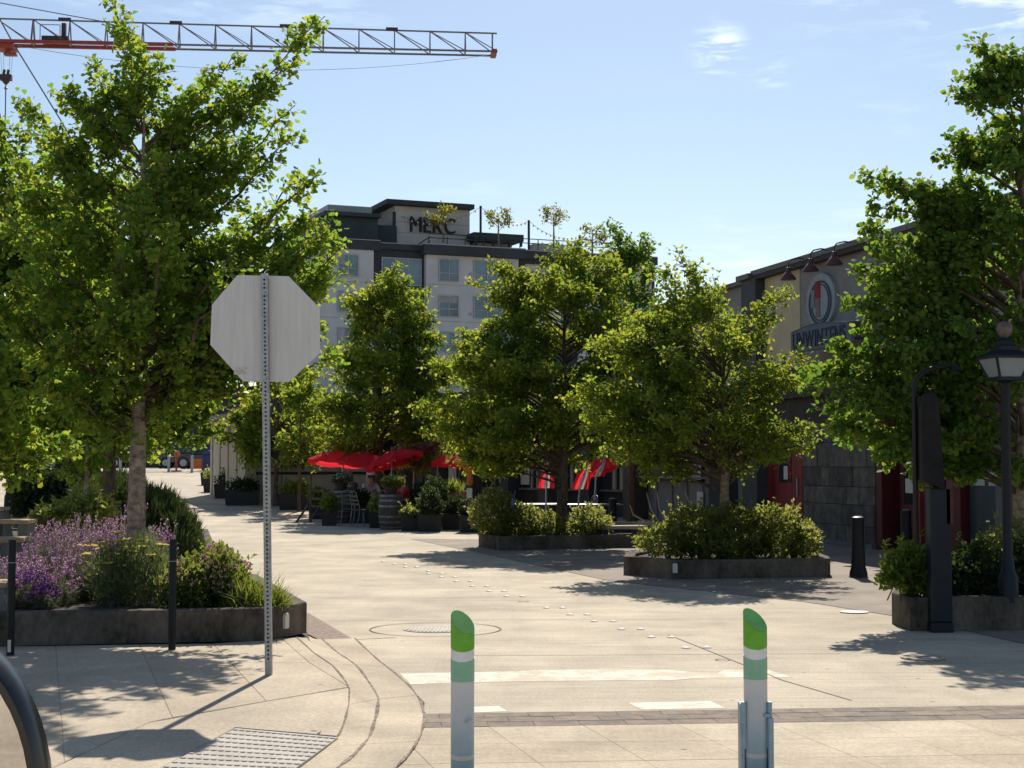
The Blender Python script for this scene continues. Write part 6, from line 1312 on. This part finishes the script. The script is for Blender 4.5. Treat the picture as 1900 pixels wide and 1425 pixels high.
t = thing('blue_mailbox', 'dark blue box beside the orange board', 'mailbox', gx(387, 84)); BLB = mat('blue_box_paint', (.02, .05, .15), .5); b = MB(); pr = [(-.28, .12), (.28, .12), (.28, .85)] + [(.28 * math.cos(a), .85 + .2 * math.sin(a)) for a in np.linspace(.3, math.pi - .3, 7)] + [(-.28, .85)]
b.add([(x, -.25, z) for x, z in pr] + [(x, .25, z) for x, z in pr], [tuple(range(len(pr))), tuple(range(2 * len(pr) - 1, len(pr) - 1, -1))] + [(i + len(pr), (i + 1) % len(pr) + len(pr), (i + 1) % len(pr), i) for i in range(len(pr))]); b.build('body', BLB, t); 
for sx in (-.24, .24): MB().box(sx - .03, sx + .03, -.2, .2, 0, .12).build('leg', DARKM, t)
MB().box(-.2, .2, -.262, -.251, .78, .83).build('slot', HOLE, t)
def car(label, loc, rz, paint, suv):
    t = thing('parked_car', label, 'car', loc, rz, 'parked cars at the far street end'); L_, Wd = 4.6, .88; h1 = .95 if suv else .85; h2 = 1.75 if suv else 1.42
    body = [(-2.3, .35), (-2.28, h1 - .1), (-2.1, h1), (1.0, h1), (2.1, h1 - .16), (2.28, .62), (2.3, .35)]
    cab = [(-2.1 if suv else -1.7, h1), (-1.85 if suv else -1.1, h2 - .06), (-1.6 if suv else -.8, h2), (.1, h2), (.35, h2 - .05), (1.05, h1)]
    def ext(prof, w0, w1):
        b = MB(); k = len(prof); v = []
        for s_ in (-1, 1): v += [(x, s_ * (w0 + (w1 - w0) * (z - prof[0][1]) / 1.0), z) for x, z in prof]
        b.add(v, [tuple(range(k)), tuple(range(2 * k - 1, k - 1, -1))] + [(i + k, (i + 1) % k + k, (i + 1) % k, i) for i in range(k)]); return b
    ext(body, Wd, Wd).build('body', paint, t, bevel=.05); cb_ = ext(cab, Wd - .04, Wd - .30).build('cabin', paint, t, bevel=.04)
    for s_ in (-1, 1):
        for xa, xb in (((-1.75, -.75), (-.68, .5)) if suv else ((-1.2, -.45), (-.4, .6))):
            z0, z1 = h1 + .06, h2 - .12; wv = lambda z: s_ * (Wd - .035 - .26 * (z - h1) + .012)
            b = MB(); b.add([(xa, wv(z0), z0), (xb, wv(z0), z0), (xb - .25 * (1 if xb > 0 else 0), wv(z1), z1), (xa + .1, wv(z1), z1)], [(0, 1, 2, 3)]); b.build('side_window', GLASS, t)
        for xw in (-1.42, 1.42):
            w = MB(); w.lathe([(.34, -.11), (.36, -.05), (.36, .05), (.34, .11)], 20); w.v = [(xw + x, s_ * .80 + z, .36 + y) for x, y, z in w.v]; wo = w.build('wheel', BLKP, t, True)
            w = MB(); w.lathe([(.21, -.02), (.2, .02)], 16); w.v = [(xw + x, s_ * .905 + z * s_, .36 + y) for x, y, z in w.v]; w.build('rim', GALV, wo)
        MB().box(2.15, 2.315, s_ * .62 - .16, s_ * .62 + .16, .60, .74).build('headlight', CERAM, t); MB().box(-2.315, -2.2, s_ * .66 - .12, s_ * .66 + .12, .68, .86).build('tail_light', REDM, t)
        MB().box(.75, .9, s_ * .98 - .07, s_ * .98 + .07, h1, h1 + .14).build('side_mirror', paint, t)
CPB = mat('black_car_paint', (.018, .02, .024), .18, .05, 3, spec=.6); CPN = mat('dark_blue_car_paint', (.014, .018, .026), .18, .05, 3, spec=.6); CPS = mat('dark_grey_car_paint', (.06, .065, .07), .2, .05, 3, spec=.6)
car('tall black parked vehicle behind the red post', gx(355, 97), R(4), CPB, True); car('low dark blue parked car behind the orange board', gx(392, 90), R(182), CPN, False); car('dark grey parked car half hidden by the pale trunk', gx(262, 98), R(2), CPS, False)
# low tan building and wall far left
t = thing('far_building', 'low tan building beyond the trees at the far left', 'building', gx(-40, 112), R(6)); TAN = mat('tan_wall', (.34, .28, .20), .9, .1, .6); MB().box(-12, 14, 0, 8, 0, 5.2).build('wall', TAN, t); MB().box(-12.4, 14.4, -.5, 8.4, 5.2, 5.6).build('roof', ROOFM, t)
for k in range(7): MB().box(-10.5 + k * 3.4, -8.7 + k * 3.4, -.05, -.01, .9, 2.6).build('window', GLASS, t)
t = thing('far_building', 'dark shopfront block closing the street behind the parked cars', 'building', gx(380, 112), R(-4)); MB().box(-7, 9, 0, 8, 0, 5.0).build('wall', DKW, t); MB().box(-7.3, 9.3, -.4, 8.2, 5.0, 5.3).build('roof', DKGR, t)
for k in range(5): MB().box(-6 + k * 2.9, -4.2 + k * 2.9, -.05, -.01, .6, 2.6).build('window', GLASS, t)

# ================================================================== CAR MIRROR IN THE LOWER LEFT CORNER
YM = 1.0; mc = at(-238, 1520, YM); sM = YM / F
sm_ = thing('side_mirror', 'black rim of a car side mirror in the lower left corner', 'car mirror', mc); RUB = mat('black_rubber_gloss', (.010, .010, .011), .28, .1, 9, spec=.5)
def sup(a, b, n=56, e=2.3):
    out = []
    for i in range(n):
        t_ = 2 * math.pi * i / n; c_, s_ = math.cos(t_), math.sin(t_); out.append((a * math.copysign(abs(c_) ** (2 / e), c_), b * math.copysign(abs(s_) ** (2 / e), s_)))
    return out
a0, b0_ = 325 * sM, 379 * sM; rings = [(1.0 - 34 * sM / a0, .004), (1.0 - 30 * sM / a0, -.006), (1.0 - 14 * sM / a0, -.010), (.99, -.004), (1.0, .010), (.95, .022), (.82, .035), (.4, .045)]
b = MB(); n56 = 56; vv = []
for sc_, y in rings: vv += [(x * sc_, y, z * sc_) for x, z in sup(a0, b0_)]
b.add(vv, [(i * n56 + j, i * n56 + (j + 1) % n56, (i + 1) * n56 + (j + 1) % n56, (i + 1) * n56 + j) for i in range(len(rings) - 1) for j in range(n56)] + [tuple(range((len(rings) - 1) * n56, len(rings) * n56))]); b.build('housing', RUB, sm_, True)
MIR = mat('mirror_glass', (.82, .80, .78), .02, .01, 2, metal=1.0)
tl = Matrix.Rotation(R(5), 3, 'X') @ Matrix.Rotation(R(6), 3, 'Z')
b = MB(); b.add([tl @ Vector((x * (1 - 33 * sM / a0), .0, z * (1 - 33 * sM / a0))) + Vector((0, .006, 0)) for x, z in sup(a0, b0_)], [tuple(range(n56 - 1, -1, -1))]); b.build('glass', MIR, sm_)
MB().tube([(-.03, .05, -.10), (-.06, .06, -.2), (-.2, .08, -.26)], [.03, .028, .03], 10).build('arm', RUB, sm_, True)
